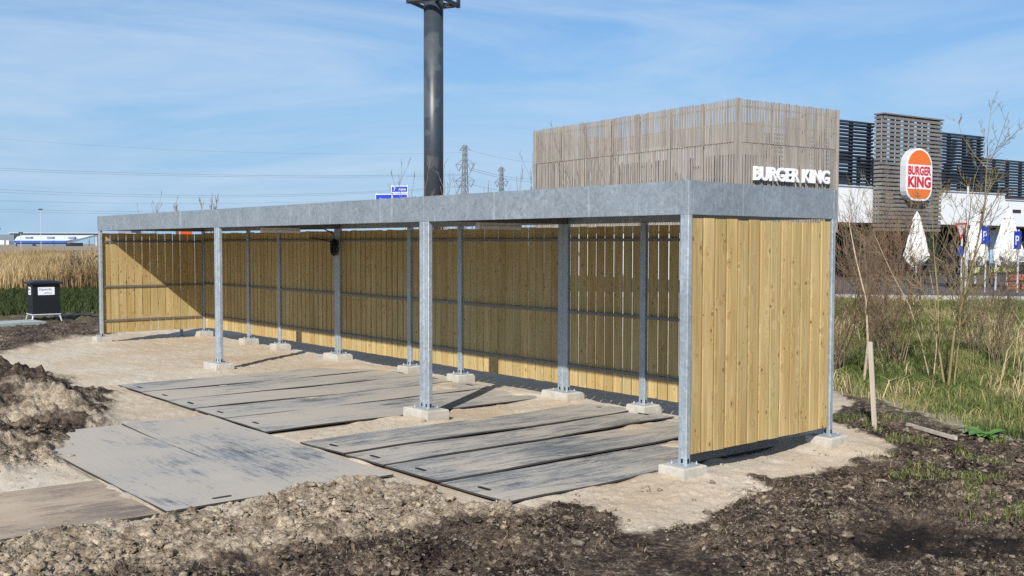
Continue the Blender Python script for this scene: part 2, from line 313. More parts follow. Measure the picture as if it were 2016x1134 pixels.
G = dict(
    ground=m_ground(), pine=m_pine("treated_pine", (0.56, 0.435, 0.228)), galv=m_galv("galvanised_steel", (0.325, 0.37, 0.405), 0.45), galv_post=m_galv("galvanised_post", (0.40, 0.455, 0.495), 0.4, 0.8),
    rail=m_galv("rail_steel_shaded", (0.20, 0.19, 0.185), 0.3, 0.3), roof=plain("roof_sheet", (0.12, 0.125, 0.13), 0.6, 0.3), dark=plain("dark_void", (0.012, 0.012, 0.013), 0.9),  # rail steel is galvanised darkened: shade inside the shelter put into its colour
    conc=m_concrete(), mat_a=m_mat("ground_mat_grey", 0.57), mat_b=m_mat("ground_mat_dark", 0.45), mat_c=m_mat("ground_mat_sandy", 0.50, (0.34, 0.265, 0.19), (0.43, 0.345, 0.255), (0.155, 0.12, 0.092), (0.25, 0.195, 0.145)), mat_edge=plain("mat_edge", (0.045, 0.042, 0.04), 0.8),
    zinc=plain("zinc_bolt", (0.62, 0.64, 0.66), 0.4, 0.6), white=plain("white_plastic", (0.72, 0.71, 0.68), 0.4), black=plain("black_plastic", (0.012, 0.013, 0.016), 0.45), cable=plain("cable_black", (0.01, 0.01, 0.011), 0.5),
    orange=plain("orange_plastic", (0.75, 0.13, 0.03), 0.5), wgrey=m_wood_grey("weathered_slats", (0.34, 0.305, 0.265), 0.13), tgrey=m_wood_grey("tower_slats", (0.205, 0.195, 0.185), 0.15),
    louvre=plain("dark_louvre", (0.028, 0.034, 0.046), 0.45), wall_white=plain("white_render", (0.76, 0.77, 0.78), 0.55, var=0.03), wall_dark=plain("dark_facade", (0.035, 0.032, 0.032), 0.5),
    sign_white=plain("sign_white", (0.82, 0.82, 0.82), 0.35, var=0.02), sign_side=plain("sign_side", (0.50, 0.53, 0.55), 0.4, var=0.03), sign_orange=plain("sign_orange", (0.78, 0.165, 0.02), 0.4, var=0.02), sign_red=plain("sign_red", (0.62, 0.012, 0.03), 0.4, var=0.02),
    blue=plain("sign_blue", (0.010, 0.05, 0.42), 0.4, var=0.03), asphalt=plain("asphalt", (0.085, 0.08, 0.082), 0.9, var=0.25, scale=3), kerb=plain("kerb_concrete", (0.42, 0.40, 0.37), 0.9), fabric=plain("parasol_fabric", (0.74, 0.73, 0.70), 0.85, var=0.05),
    bark=plain("bark_brown", (0.155, 0.115, 0.08), 0.9, var=0.3, scale=30), bark_pale=plain("bark_pale", (0.42, 0.33, 0.22), 0.85, var=0.3, scale=22), twig=plain("twig_brown", (0.19, 0.14, 0.088), 0.85, var=0.3, scale=4), twig_y=plain("twig_olive", (0.235, 0.185, 0.085), 0.85, var=0.3, scale=4),
    twig_r=plain("twig_russet", (0.20, 0.122, 0.072), 0.85, var=0.3, scale=4),
    far_twig=plain("far_twig", (0.20, 0.155, 0.135), 0.9), mast=m_mast(), steel=plain("pylon_steel", (0.22, 0.25, 0.28), 0.6, 0.2), wire=plain("power_wire", (0.12, 0.14, 0.17), 0.6),
    stake=m_wood_grey("stake_wood", (0.50, 0.44, 0.37), 0.1), glass=plain("window_glass", (0.03, 0.045, 0.045), 0.08, 0, var=0.1), poster_g=plain("poster_green", (0.16, 0.28, 0.12), 0.4, var=0.5, scale=2.2), poster_y=plain("poster_yellow", (0.50, 0.33, 0.07), 0.4, var=0.4, scale=2),
    film=plain("sky_film", (0.36, 0.58, 0.78), 0.3, var=0.12, scale=1.2), film_g=plain("lime_film", (0.55, 0.66, 0.16), 0.3, var=0.1), brick=plain("brick_red", (0.30, 0.10, 0.06), 0.85, var=0.3, scale=9), hedge=plain("hedge_leaf", (0.05, 0.055, 0.025), 0.8, var=0.4, scale=14),
    post_white=plain("post_grey", (0.55, 0.56, 0.57), 0.45, 0.2), leaf=plain("dock_leaf", (0.085, 0.19, 0.03), 0.5, var=0.3, scale=12), stand_white=plain("stand_white", (0.70, 0.74, 0.80), 0.5, var=0.05), stand_blue=plain("stand_blue", (0.03, 0.10, 0.38), 0.5), far_wall=plain("far_wall", (0.16, 0.19, 0.23), 0.8), far_green=plain("far_green", (0.10, 0.125, 0.12), 0.9, var=0.3, scale=0.2),
    slab=plain("slab_grey", (0.33, 0.36, 0.34), 0.7), navy=plain("print_navy", (0.03, 0.04, 0.22), 0.5),
    grass=m_tint("grass_green", [(0.045, 0.072, 0.016), (0.085, 0.122, 0.030), (0.175, 0.19, 0.062), (0.36, 0.30, 0.14)]),
    straw=m_tint("dry_straw", [(0.16, 0.115, 0.06), (0.33, 0.25, 0.13), (0.47, 0.38, 0.21), (0.56, 0.48, 0.30)]),
    ditch=m_tint("ditch_grass_shaded", [(0.026, 0.040, 0.011), (0.05, 0.068, 0.02), (0.08, 0.10, 0.03), (0.16, 0.15, 0.06)]),  # darker copy of the grass, shade of the slope put into the colour
    reed=m_tint("reed_tan", [(0.17, 0.115, 0.055), (0.34, 0.24, 0.115), (0.47, 0.35, 0.18), (0.54, 0.43, 0.25)]),
)

# ------------------------------------------------------------------ noise fields
def _hash(ix, iy, seed):
    h = (ix.astype(np.int64)*374761393 + iy.astype(np.int64)*668265263 + seed*974634777) & 0xFFFFFFFF
    h = ((h ^ (h >> 13))*1274126177) & 0xFFFFFFFF
    return ((h ^ (h >> 16)) & 0xFFFFFF)/float(0x1000000)
def perlin(x, y, seed=0):
    ix = np.floor(x); iy = np.floor(y); fx = x-ix; fy = y-iy
    ux = fx*fx*fx*(fx*(fx*6-15)+10); uy = fy*fy*fy*(fy*(fy*6-15)+10)
    def g(dx, dy):
        a = _hash(ix+dx, iy+dy, seed)*2*np.pi; return np.cos(a)*(fx-dx)+np.sin(a)*(fy-dy)
    a = g(0,0)*(1-ux)+g(1,0)*ux; b = g(0,1)*(1-ux)+g(1,1)*ux
    return (a*(1-uy)+b*uy)*1.5
def fbm(x, y, fr, o=4, seed=0, gain=0.5):
    s = np.zeros_like(x); a = 1.0
    for k in range(o): s += a*perlin(x*fr+k*17.3, y*fr-k*9.1, seed+k); fr *= 2.03; a *= gain
    return s
def worley(x, y, fr, seed=0):
    x = x*fr; y = y*fr; ix = np.floor(x); iy = np.floor(y); d = np.full_like(x, 9.0); c = np.zeros_like(x)
    for dx in (-1, 0, 1):
        for dy in (-1, 0, 1):
            jx = ix+dx; jy = iy+dy
            px = jx+_hash(jx, jy, seed); py = jy+_hash(jx, jy, seed+5); q = np.hypot(px-x, py-y)
            m = q < d; d = np.where(m, q, d); c = np.where(m, _hash(jx, jy, seed+9), c)
    return d, c
def sstep(a, b, v):
    t = np.clip((v-a)/(b-a), 0, 1); return t*t*(3-2*t)
def sdf(poly, x, y):
    P = np.asarray(poly); d = np.full_like(x, 1e9); ins = np.zeros(x.shape, bool); n = len(P)
    for i in range(n):
        ax, ay = P[i]; bx, by = P[(i+1) % n]; ex, ey = bx-ax, by-ay
        t = np.clip(((x-ax)*ex+(y-ay)*ey)/(ex*ex+ey*ey+1e-12), 0, 1)
        d = np.minimum(d, np.hypot(x-ax-t*ex, y-ay-t*ey))
        cr = ((ay > y) != (by > y)); xi = ax+(y-ay)/(by-ay+1e-12)*ex
        ins ^= cr & (x < xi)
    return np.where(ins, -d, d)
def gp(px): return [tuple(gz(*q)[:2]) for q in px]

Z_DARK = gp([(250,1180),(420,1130),(560,1108),(700,1078),(820,1045),(950,1035),(1050,1012),(1120,992),(1190,1000),(1250,1040),(1330,1048),(1420,1005),(1500,962),(1600,940),(1700,925),(1790,905),(1740,880),(1690,850),(1650,815),(1645,780),(1760,795),(1900,850),(2016,880),(2300,930),(2300,1500),(250,1500)])
Z_BERM = gp([(-250,1110),(0,1082),(200,1050),(330,1036),(450,1010),(600,974),(720,960),(860,966),(1000,1003),(1120,1003),(1100,1060),(900,1090),(700,1120),(480,1160),(250,1220),(-250,1400)])
Z_MOUND = gp([(-250,740),(60,735),(130,748),(205,790),(205,835),(150,855),(130,905),(60,925),(-250,960)])
Z_BINSOIL = gp([(-300,592),(200,592),(290,640),(215,660),(130,668),(0,700),(-300,730)])
Z_TRACK = gp([(1255,1045),(1390,1042),(1450,1134),(1500,1400),(900,1400),(1090,1134)])
Z_WET = gp([(1695,1052),(1760,1022),(1880,1040),(1960,1092),(1890,1135),(1760,1115)])
Z_GRASS = gp([(1640,500),(1640,785),(1760,792),(1900,845),(2016,868),(2400,930),(3000,930),(2600,500)])
Z_LBANK = gp([(-900,556),(192,556),(192,592),(-900,596)])
KERB1 = np.array([-9.68, 17.43]); KERB2 = np.array([-5.95, 20.49]); KD = (KERB2-KERB1)/np.linalg.norm(KERB2-KERB1); KN = np.array([-KD[1], KD[0]])
MATS_BOX = [(-9.2, -4.25, -1.95, 2.2), (-3.7, -0.3, -1.9, 2.2), (-5.8, -1.75, -4.0, -1.85), (-3.3, -1.75, -6.5, -3.95)]

def ground_at(x, y, fine=True):
    """height and zones (dark, grass, berm, wet) of the ground at world x, y"""
    x = np.asarray(x, float); y = np.asarray(y, float)
    w1 = fbm(x, y, 0.9, 3, 40)*0.30; w2 = fbm(x, y, 0.9, 3, 50)*0.30
    w1 += fbm(x, y, 5, 2, 44)*0.07; w2 += fbm(x, y, 5, 2, 54)*0.07
    X, Y = x+w1, y+w2
    dark = sstep(0.22, -0.22, sdf(Z_DARK, X, Y))
    bins = sstep(0.8, -0.8, sdf(Z_BINSOIL, X, Y)); mound = sstep(0.3, -0.25, sdf(Z_MOUND, X, Y)); berm = sstep(0.14, -0.16, sdf(Z_BERM, X, Y))
    track = sstep(0.12, -0.12, sdf(Z_TRACK, X, Y)); wet = sstep(0.16, -0.20, sdf(Z_WET, X+0.8*w2, Y-0.8*w1))*np.clip(0.85+0.5*fbm(x, y, 3.0, 3, 46), 0.2, 0.96)
    grass = np.maximum(sstep(0.5, -0.5, sdf(Z_GRASS, X, Y)), sstep(1.2, -0.8, sdf(Z_LBANK, X, Y)))
    # bank up to the car park
    s = (x-KERB1[0])*KN[0]+(y-KERB1[1])*KN[1]
    bank = sstep(-12.5, -0.4, s)*sstep(6.0, 11.0, y)*sstep(-40, -24, x)
    rough = np.clip(np.maximum.reduce([dark*(1-0.85*track), berm, mound, bins*0.8]), 0, 1)*(1-grass*0.7)
    h = -0.135 + 0.58*bank
    h += 0.012*fbm(x, y, 0.8, 3, 1) + 0.006*fbm(x, y, 4.0, 3, 2)
    rip = fbm(x, y, 11.0, 3, 3); h += 0.009*np.abs(rip)
    # foot and wheel scuffs in the sand
    d, c = worley(x, y, 2.6, 71); h -= 0.014*np.clip(1-d/0.35, 0, 1)*(c > 0.55)*(1-rough); d, c = worley(x, y, 13.0, 72); h += 0.016*np.sqrt(np.clip(1-(d/0.5)**2, 0, 1))*np.clip(c-0.45+0.6*fbm(x, y, 0.7, 2, 73), 0, 1)*(1-rough)
    h += rough*(0.035*fbm(x, y, 1.6, 3, 11) + 0.030*np.abs(fbm(x, y, 4.5, 3, 12)))
    for fr, am, sd in ((5.5, 0.020, 21), (11.0, 0.026, 22), (23.0, 0.020, 23), (46.0, 0.010, 24)):
        d, c = worley(x+0.04*rip/ fr, y, fr, sd); h += rough*am*np.sqrt(np.clip(1-(d/0.62)**2, 0, 1))*(0.25+0.75*c)*(c > 0.25)
    h += dark*track*(0.010*np.abs(fbm(x*2.0+y, y*0.4-x*0.2, 6.0, 3, 31)))
    h += berm*0.026*(1+0.8*fbm(x, y, 1.8, 3, 13))
    h -= wet*0.05
    # soil heap at the left
    for cx, cy, sx, sy, hh in ((-8.2, -3.5, 1.25, 0.48, 0.40), (-6.8, -3.25, 0.75, 0.33, 0.16), (-7.2, -4.5, 0.9, 0.55, 0.42), (-5.6, -4.55, 0.6, 0.32, 0.20), (-4.4, -4.85, 0.45, 0.35, 0.22), (-10.2, -3.9, 1.2, 0.6, 0.35)):
        e = ((x-cx)/sx)**2+((y-cy)/sy)**2; h += hh*np.exp(-e)*(1+0.35*fbm(x, y, 2.2, 3, 14))
    h += mound*0.09*np.abs(fbm(x, y, 2.6, 4, 16, 0.6))
    h += bins*0.11*np.abs(fbm(x, y, 0.9, 4, 15, 0.65))
    # bedding under the ground mats
    flat = np.zeros_like(x)
    for x0, x1, y0, y1 in MATS_BOX:
        flat = np.maximum(flat, sstep(0.03, -0.03, np.maximum(np.abs(x-(x0+x1)/2)-(x1-x0)/2, np.abs(y-(y0+y1)/2)-(y1-y0)/2)))
    flat = flat*(1-np.maximum(berm, mound))
    drift = -0.150+0.058*sstep(1.1, 2.6, y+0.9*fbm(x, y, 0.6, 3, 90))*(y > 0) + 0.030*sstep(0.15, 0.55, fbm(x, y, 1.1, 3, 91))
    h = h*(1-flat) + drift*flat
    for fx_, fy_, fh_ in ((0.05, 2.3, 0.055), (0.10, 0.05, 0.040), (-0.25, -0.05, 0.025), (-0.35, 2.35, 0.05), (-4.05, 0.0, 0.02), (-9.9, 0.05, 0.03), (-4.0, 2.3, 0.03), (-9.9, 2.3, 0.03), (-15.8, 0.05, 0.03)):
        h = h + fh_*np.exp(-(((x-fx_)**2+(y-fy_)**2)/0.16))*(1+0.5*fbm(x, y, 3.0, 2, 92))
    br = np.clip(np.maximum(berm, mound*0.9) , 0, 1)
    left = sstep(-2.2, -3.6, y)*berm
    dk = np.clip(np.maximum(np.maximum(dark, left*(0.18+0.6*fbm(x, y, 1.5, 3, 61))), np.maximum(bins*0.85, mound*(0.66+0.7*fbm(x, y, 1.3, 3, 60)))), 0, 1)
    fieldg = sstep(26, 36, np.hypot(x-CAM[0], y-CAM[1]))
    brown = sstep(48, 58, np.hypot(x-CAM[0], y-CAM[1]))
    dk = np.maximum(dk, 0.30*brown); br = np.maximum(br, brown); fieldg = fieldg*(1-brown); grass = grass*(1-brown)
    return h, np.stack([dk, np.maximum(grass, fieldg), br, np.maximum(wet, 0.45*track*dark*np.clip(0.6+fbm(x*2.0+y, y*0.4-x*0.2, 1.5, 3, 62), 0, 1))], -1), rough

# ------------------------------------------------------------------ ground sheet
def build_ground():
    th = np.concatenate([np.arange(-180, -36, 4.0), np.arange(-36, -31.2, 0.6), np.arange(-31.2, 31.2, 0.088), np.arange(31.2, 36, 0.6), np.arange(36, 180, 4.0)])
    r = [0.6, 1.5, 2.6, 3.6, 4.4, 5.0, 5.4]
    while r[-1] < 26: r.append(r[-1]*1.0040)
    while r[-1] < 60: r.append(r[-1]*1.012)
    while r[-1] < 4500: r.append(r[-1]*1.10)
    r = np.array(r); T, RR = np.meshgrid(np.radians(th), r)
    A = YAW+T; X = CAM[0]+RR*np.sin(A); Y = CAM[1]+RR*np.cos(A)
    x, y = X.ravel(), Y.ravel(); near = np.hypot(x-CAM[0], y-CAM[1]) < 120
    z = np.full(x.shape, -0.135); zn = np.zeros((len(x), 4)); zn[:, 0] = 0.30; zn[:, 2] = 1.0
    hz, zz, _ = ground_at(x[near], y[near]); z[near] = hz; zn[near] = zz
    nr, nt = X.shape; i = np.arange(nr-1)[:, None]*nt; j = np.arange(nt); jn = (j+1) % nt
    F = np.stack([i+j, i+jn, i+nt+jn, i+nt+j], -1).reshape(-1, 4)
    F = F[:, ::-1]
    V = np.stack([x, y, z], -1); c = len(V)
    V = np.vstack([V, [[CAM[0], CAM[1], -0.135]]]); zn = np.vstack([zn, [[1, 0, 0, 0]]])
    Fc = np.stack([j, jn, np.full_like(j, c), np.full_like(j, c)], -1)
    o = np_mesh("ground", V, F, G["ground"], None, True, zn, kind="structure")
    o["label"] = "sandy building-site ground with patches of dark peaty soil"
    return o
build_ground()

# ------------------------------------------------------------------ loose clods
def ico(sub):
    import bmesh
    bm = bmesh.new(); bmesh.ops.create_icosphere(bm, subdivisions=sub, radius=1.0)
    v = np.array([p.co[:] for p in bm.verts]); f = np.array([[q.index for q in g.verts] for g in bm.faces]); bm.free(); return v, f
def build_clods(name, n, smin, smax, sub, seed, dmax, label, pw=2.2):
    g = np.random.default_rng(seed); v0, f0 = ico(sub)
    D = np.sqrt(g.uniform(5.6**2, dmax**2, n)); A = YAW+np.radians(g.uniform(-32, 32, n))
    x = CAM[0]+D*np.sin(A); y = CAM[1]+D*np.cos(A)
    h, zn, rough = ground_at(x, y)
    dens = np.clip(rough*1.0*(0.35+1.2*(fbm(x, y, 1.1, 3, 81)+0.35)), 0.02, 1)
    inm = np.zeros(n, bool)
    for x0, x1, y0, y1 in MATS_BOX: inm |= (x > x0) & (x < x1) & (y > y0) & (y < y1) & (rough < 0.5)
    keep = (g.random(n) < dens*(1-np.clip(zn[:, 3]*1.2, 0, 0.9))) & ~inm
    x, y, h, zn = x[keep], y[keep], h[keep], zn[keep]; m = len(x)
    s = smin*(1+(smax/smin-1)*g.random(m)**(pw+1.6))
    nv = len(v0)
    V = v0[None]*(1+0.36*g.standard_normal((m, nv, 1)))
    sc = s[:, None]*g.uniform(0.65, 1.25, (m, 3))*np.array([1, 1, 0.6]); V = V*sc[:, None, :]
    a = g.uniform(0, 6.28, m); ca, sa = np.cos(a)[:, None], np.sin(a)[:, None]
    V = np.stack([V[..., 0]*ca-V[..., 1]*sa, V[..., 0]*sa+V[..., 1]*ca, V[..., 2]], -1)
    V += np.stack([x, y, h+s*0.25], -1)[:, None, :]
    F = (f0[None]+(np.arange(m)*nv)[:, None, None]).reshape(-1, 3)
    k = g.random(m); zz = zn.copy()
    zz[:, 0] = np.where(k < 0.80, zz[:, 0], zz[:, 0]*0.45); zz[:, 2] = np.maximum(zz[:, 2], 0.7); zz[:, 3] = 0
    C = np.repeat(zz, nv, 0)
    o = np_mesh(name, V.reshape(-1, 3), F, G["ground"], None, False, C, kind="stuff"); o["label"] = label; return o
build_clods("soil_clods", 15000, 0.007, 0.040, 2, 5, 12.0, "loose clods of dug soil along the mats and in the foreground")
build_clods("soil_crumbs", 60000, 0.004, 0.014, 1, 6, 11.0, "small crumbs of dry soil strewn over the peat", 1.2)

# ------------------------------------------------------------------ the shelter
HP, WD, FH = 2.20, 2.222, 0.297
XB = [0.0, -3.925, -9.815, -15.75]           # right edge of the main posts
XM = [-2.55, -6.25, -7.60, -12.11, -13.48]   # right edge of the slim posts in the back wall
PS, PD = 0.095, 0.058
shelter = empty("timber_shelter", (-7.9, 1.1, -0.13), label="long open-fronted shelter of galvanised steel posts and new pine boards", cat="shelter")
def at_shelter(o, p): o.location = Vector(p)-Vector(shelter.location); return o

def make_post(xr, y0, dbl, seed):
    w = 2*PS if dbl else PS; m = MB()
    if dbl:
        m.cbox(xr-PS+0.001, xr, y0, y0+PD, 0.006, HP, 0.006); m.cbox(xr-2*PS, xr-PS-0.001, y0, y0+PD, 0.006, HP, 0.006)
    else: m.cbox(xr-PS, xr, y0, y0+PD, 0.006, HP, 0.006)
    o = m.build("post", G["galv_post"], shelter)
    xc = xr-w/2; yc = y0+PD/2
    p = MB().cbox(xc-w/2-0.055, xc+w/2+0.055, yc-0.095, yc+0.095, -0.004, 0.006, 0.004)
    link_child(p, "base_plate", G["galv_post"], o)
    for sx in (-1, 1):
        for sy in (-1, 1):
            b = MB(); bx, by = xc+sx*(w/2+0.035), yc+sy*0.07
            b.tube([(bx, by, 0.006), (bx, by, 0.018)], 0.010, 6); b.tube([(bx, by, 0.018), (bx, by, 0.030)], 0.004, 6)
            link_child(b, "bolt", G["zinc"], o)
    for k in range(2 if dbl else 1):
        cx = xr-PS*0.5-k*PS; link_child(MB().box(cx-0.012, cx+0.012, y0-0.0015, y0+0.004, 0.012, 0.05), "drain_slot", G["dark"], o)
    link_child(MB().box(xr-0.004, xr+0.0015, yc-0.012, yc+0.012, 0.010, 0.055), "drain_slot", G["dark"], o)
    return o
def link_child(mb, name, mat, parent, smooth=False):
    return mb.build(name, mat, parent, smooth=smooth)

def make_footing(xr, y0, dbl, seed):
    w = 2*PS if dbl else PS; xc = xr-w/2; yc = y0+PD/2; hw, hd = (0.255, 0.15) if dbl else (0.15, 0.15)
    j = random.uniform(-0.02, 0.02); z1 = -0.006; c = 0.010
    m = MB(); t = random.uniform(-0.01, 0.01)
    pts = []
    for (z, e) in ((-0.40, 0.012), (z1-c, 0.0), (z1, -c)):
        pts.append([(xc+j-hw-e, yc+t-hd-e, z), (xc+j+hw+e, yc+t-hd-e, z), (xc+j+hw+e, yc+t+hd+e, z), (xc+j-hw-e, yc+t+hd+e, z)])
    for ring in pts: m.v += ring
    for a in range(2):
        for i in range(4): k = (i+1) % 4; m.f.append((a*4+i, a*4+k, a*4+4+k, a*4+4+i)); m.m.append(0)
    m.f.append((8, 9, 10, 11)); m.m.append(0)
    return m.build("footing", G["conc"], shelter)

for i, x in enumerate(XB):
    dbl = i in (1, 2)
    for y0 in (0.0, WD): make_post(x, y0, dbl, i); make_footing(x, y0, dbl, i)
for x in XM: make_post(x, WD, False, 9); make_footing(x, WD, False, 9)

# boards: one shared mesh per length, one object per board
def board_mesh(L, outer, w=0.1610, t=0.026):
    m = MB()
    if outer == 'thin': t = 0.014; prof = [(-w/2, 0.002), (-w/2+0.002, 0.0), (w/2-0.002, 0.0), (w/2, 0.002), (w/2, t), (-w/2, t)]   # plain shrunk boards
    elif outer: prof = [(-w/2, 0.001), (-w/2+0.001, 0.0), (w/2-0.026, 0.0), (w/2-0.006, 0.0075), (w/2-0.006, 0.022), (w/2, 0.022), (w/2, t), (-w/2, t)]   # bevelled lap
    else: prof = [(-w/2, 0.002), (-w/2+0.002, 0.0), (w/2-0.019, 0.0), (w/2-0.017, 0.002), (w/2-0.017, 0.021), (w/2, 0.021), (w/2, t), (-w/2, t)]          # narrow deep groove
    m.prism(prof, 0.0, L); return m.mesh("board", G["pine"])
BM = {k: [board_mesh(L, k) for L in (2.085, 2.078, 2.09)] for k in (True, False, 'thin')}
def put_board(p, rz, sx, outer=False):
    o = bpy.data.objects.new("board", random.choice(BM[outer])); link(o, shelter)
    o.location = Vector(p)-Vector(shelter.location); o.rotation_euler = (0, random.uniform(-0.0012, 0.0012), rz+random.uniform(-0.012, 0.012)); o.scale = (sx*random.uniform(0.980, 1.0), 1, 1)
def put_rail(x0, x1, y0, y1, z):
    m = MB().box(x0, x1, y0, y1, z-0.018, z+0.018)
    m.build("rail", G["rail"], shelter)
RZ = (1.995, 1.055, 0.345)
# back wall, bay by bay between the posts (board faces 2.262)
backs = sorted([(x-(2*PS if i in (1, 2) else PS), x) for i, x in enumerate(XB)]+[(x-PS, x) for x in XM])
for (l0, r0), (l1, r1) in zip(backs[:-1], backs[1:]):
    a, b = r0+0.004, l1-0.004; n = max(1, round((b-a)/0.163)); pt = (b-a)/n
    for k in range(n): put_board((a+(k+0.5)*pt, 2.262, 0.082+random.uniform(-0.004, 0.004)), 0.0, pt/0.165*(0.917 if l1 > -3.95 else 0.945 if l1 > -6.4 else 0.98), 'thin' if l1 > -6.4 else False)
    for z in RZ: put_rail(r0, l1, 2.226, 2.258, z)
# end walls: faces turned outwards
ya, yb = PD+0.006, WD-0.004; n = 13; pt = (yb-ya)/n
for k in range(n):
    put_board((-0.012, ya+(k+0.5)*pt, 0.082+random.uniform(-0.004, 0.004)), R(90), pt/0.165, True)
    put_board((-15.832, ya+(k+0.5)*pt, 0.062+random.uniform(-0.004, 0.004)), R(-90), pt/0.165*0.965)
for z in RZ:
    put_rail(-0.068, -0.036, PD, WD, z); put_rail(-15.808, -15.776, PD, WD, z-0.02)
# fascia, roof and beams
XL = -15.885
for x0, x1 in ((XL, -9.912), (-9.909, -4.022), (-4.019, 0.0)):
    MB().cbox(x0, x1, 0.0, 0.055, HP+0.002, HP+FH, 0.003).build("fascia_panel", G["galv"], shelter)
    MB().cbox(x0, x1, 2.240, 2.295, HP+0.002, HP+FH, 0.003).build("fascia_panel", G["galv"], shelter)
MB().cbox(-0.016, -0.006, 0.058, 2.237, HP+0.002, HP+FH-0.002, 0.002).build("fascia_panel", G["galv"], shelter)
MB().cbox(XL+0.006, XL+0.016, 0.058, 2.237, HP+0.002, HP+FH-0.002, 0.002).build("fascia_panel", G["galv"], shelter)
m = MB(); xs = []; x = XL+0.03
while x < -0.3:
    xs += [(x, 2.40), (x+0.10, 2.40), (x+0.125, 2.435), (x+0.225, 2.435)]; x += 0.25
xs.append((x, 2.40))
for (xa, za), (xb, zb) in zip(xs[:-1], xs[1:]): m.quad((xa, 0.058, za), (xb, 0.058, zb), (xb, 2.238, zb), (xa, 2.238, za))
m.build("roof_sheet", G["roof"], shelter)
for yy in (0.085, 0.76, 1.48, 2.19): MB().box(XL+0.02, -0.02, yy, yy+0.045, 2.315, 2.397).build("purlin", G["roof"], shelter)
for i, x in enumerate(XB):
    w = 2*PS if i in (1, 2) else PS
    MB().box(x-w+0.012, x-0.012, PD+0.002, WD-0.002, 2.205, 2.312).build("cross_beam", G["rail"], shelter)

# strip lights under the roof, cable bundle
def strip_light(x, y0, L, label):
    e = empty("strip_light", (x, y0+L/2, 2.13), label=label, cat="lamp", group="strip lights under the shelter roof")
    m = MB(); m.cbox(x-0.035, x+0.035, y0, y0+L, 2.165, 2.203, 0.006); m.build("housing", G["white"], e)
    d = MB(); d.prism([(x-0.042, 2.164), (x-0.034, 2.125), (x+0.034, 2.125), (x+0.042, 2.164)], y0+0.02, y0+L-0.02, axis='y'); d.build("diffuser", G["white"], e)
    for yy in (y0, y0+L-0.02): MB().box(x-0.046, x+0.046, yy-0.003, yy+0.017, 2.12, 2.17).build("end_cap", G["white"], e)
strip_light(-4.02, 0.80, 0.68, "cream strip light under the roof at the middle post nearer the camera")
strip_light(-9.92, 0.80, 0.70, "cream strip light under the roof at the farther middle post")
cb = empty("cable_bundle", (-9.90, 2.16, 1.70), label="black cable bundle hanging from the roof on the back post", cat="cable")
for k in range(7):
    dx = random.uniform(-0.05, 0.05); dy = random.uniform(-0.03, 0.02); zb = 1.72+random.uniform(-0.03, 0.08)
    pts = [(-9.90+dx*0.2, 2.17, 2.02)]
    for t in range(9):
        a = math.pi*t/8; pts.append((-9.90+dx+0.05*(1+0.4*random.random())*-math.cos(a), 2.16+dy, 1.98-(1.98-zb)*math.sin(a)**0.55))
    pts.append((-9.89+dx*0.2, 2.17, 2.02))
    MB().tube(pts, 0.010, 5).build("loop", G["cable"], cb, smooth=True)
MB().tube([(-9.90, 2.17, 2.0), (-9.91, 2.16, 2.12), (-9.97, 2.0, 2.20), (-9.98, 1.5, 2.195)], 0.012, 6).build("lead", G["cable"], cb, smooth=True)
MB().tube([(-9.92, 2.16, 1.96), (-10.3, 2.19, 2.0), (-10.9, 2.21, 2.05)], 0.008, 5).build("lead", G["cable"], cb, smooth=True)

# orange board beyond the far end wall, seen through the gaps
ob = empty("warning_panel", (-16.3, 1.95, -0.13), label="orange panel standing outside behind the far end wall", cat="panel")
MB().cbox(-16.32, -16.29, 1.93, 2.20, 0.9, 2.24, 0.004).build("board", G["orange"], ob)
MB().cbox(-16.33, -16.28, 1.90, 1.96, -0.16, 0.9, 0.004).build("leg", G["galv_post"], ob)

# ------------------------------------------------------------------ ground mats
def ground_mat(cx, cy, w, l, rz, z, lift, mat, label, seed, slots=(-1,), bend=0.010):
    g = np.random.default_rng(seed); nx, ny = 7, 25
    e = empty("ground_mat", (cx, cy, z), rz, label=label, cat="ground mat", group="plastic ground mats laid on the sand")
    u = np.linspace(-0.5, 0.5, nx); v = np.linspace(-0.5, 0.5, ny); U, V = np.meshgrid(u, v)
    ox, oy = g.uniform(0, 50, 2)
    Z = lift*(U+0.5) + bend*fbm(U*w+ox, V*l+oy, 0.7, 2, seed) 
    X = U*w + 0.012*np.sin(V*5+seed); Y = V*l
    # clipped corners
    top = np.stack([X, Y, Z+0.016], -1).reshape(-1, 3); bot = np.stack([X, Y, Z], -1).reshape(-1, 3)
    n = len(top); F = []
    idx = np.arange(n).reshape(ny, nx)
    m = MB(); m.v = [tuple(p) for p in top]+[tuple(p) for p in bot]
    for a in range(ny-1):
        for b in range(nx-1):
            m.f.append((idx[a, b], idx[a, b+1], idx[a+1, b+1], idx[a+1, b])); m.m.append(0)
            m.f.append((n+idx[a+1, b], n+idx[a+1, b+1], n+idx[a, b+1], n+idx[a, b])); m.m.append(1)
    edge = list(idx[0, :])+list(idx[1:, -1])+list(idx[-1, -2::-1])+list(idx[-2:0:-1, 0])
    for a, b in zip(edge, edge[1:]+edge[:1]): m.f.append((b, a, n+a, n+b)); m.m.append(1)
    m.f = [tuple(int(q) for q in f) for f in m.f]
    m.build("sheet", [mat, G["mat_edge"]], e, local=True)
    for s in slots:
        k = 2 if s < 0 else ny-3
        zt = float(Z[k, nx//2])+0.016
        s_ = MB(); s_.prism([(-0.07, s*(l/2-0.14)-0.018), (0.07, s*(l/2-0.14)-0.018), (0.085, s*(l/2-0.14)), (0.07, s*(l/2-0.14)+0.018), (-0.07, s*(l/2-0.14)+0.018), (-0.085, s*(l/2-0.14))], zt-0.004, zt+0.004)
        s_.build("hand_slot", G["dark"], e, local=True)
    return e
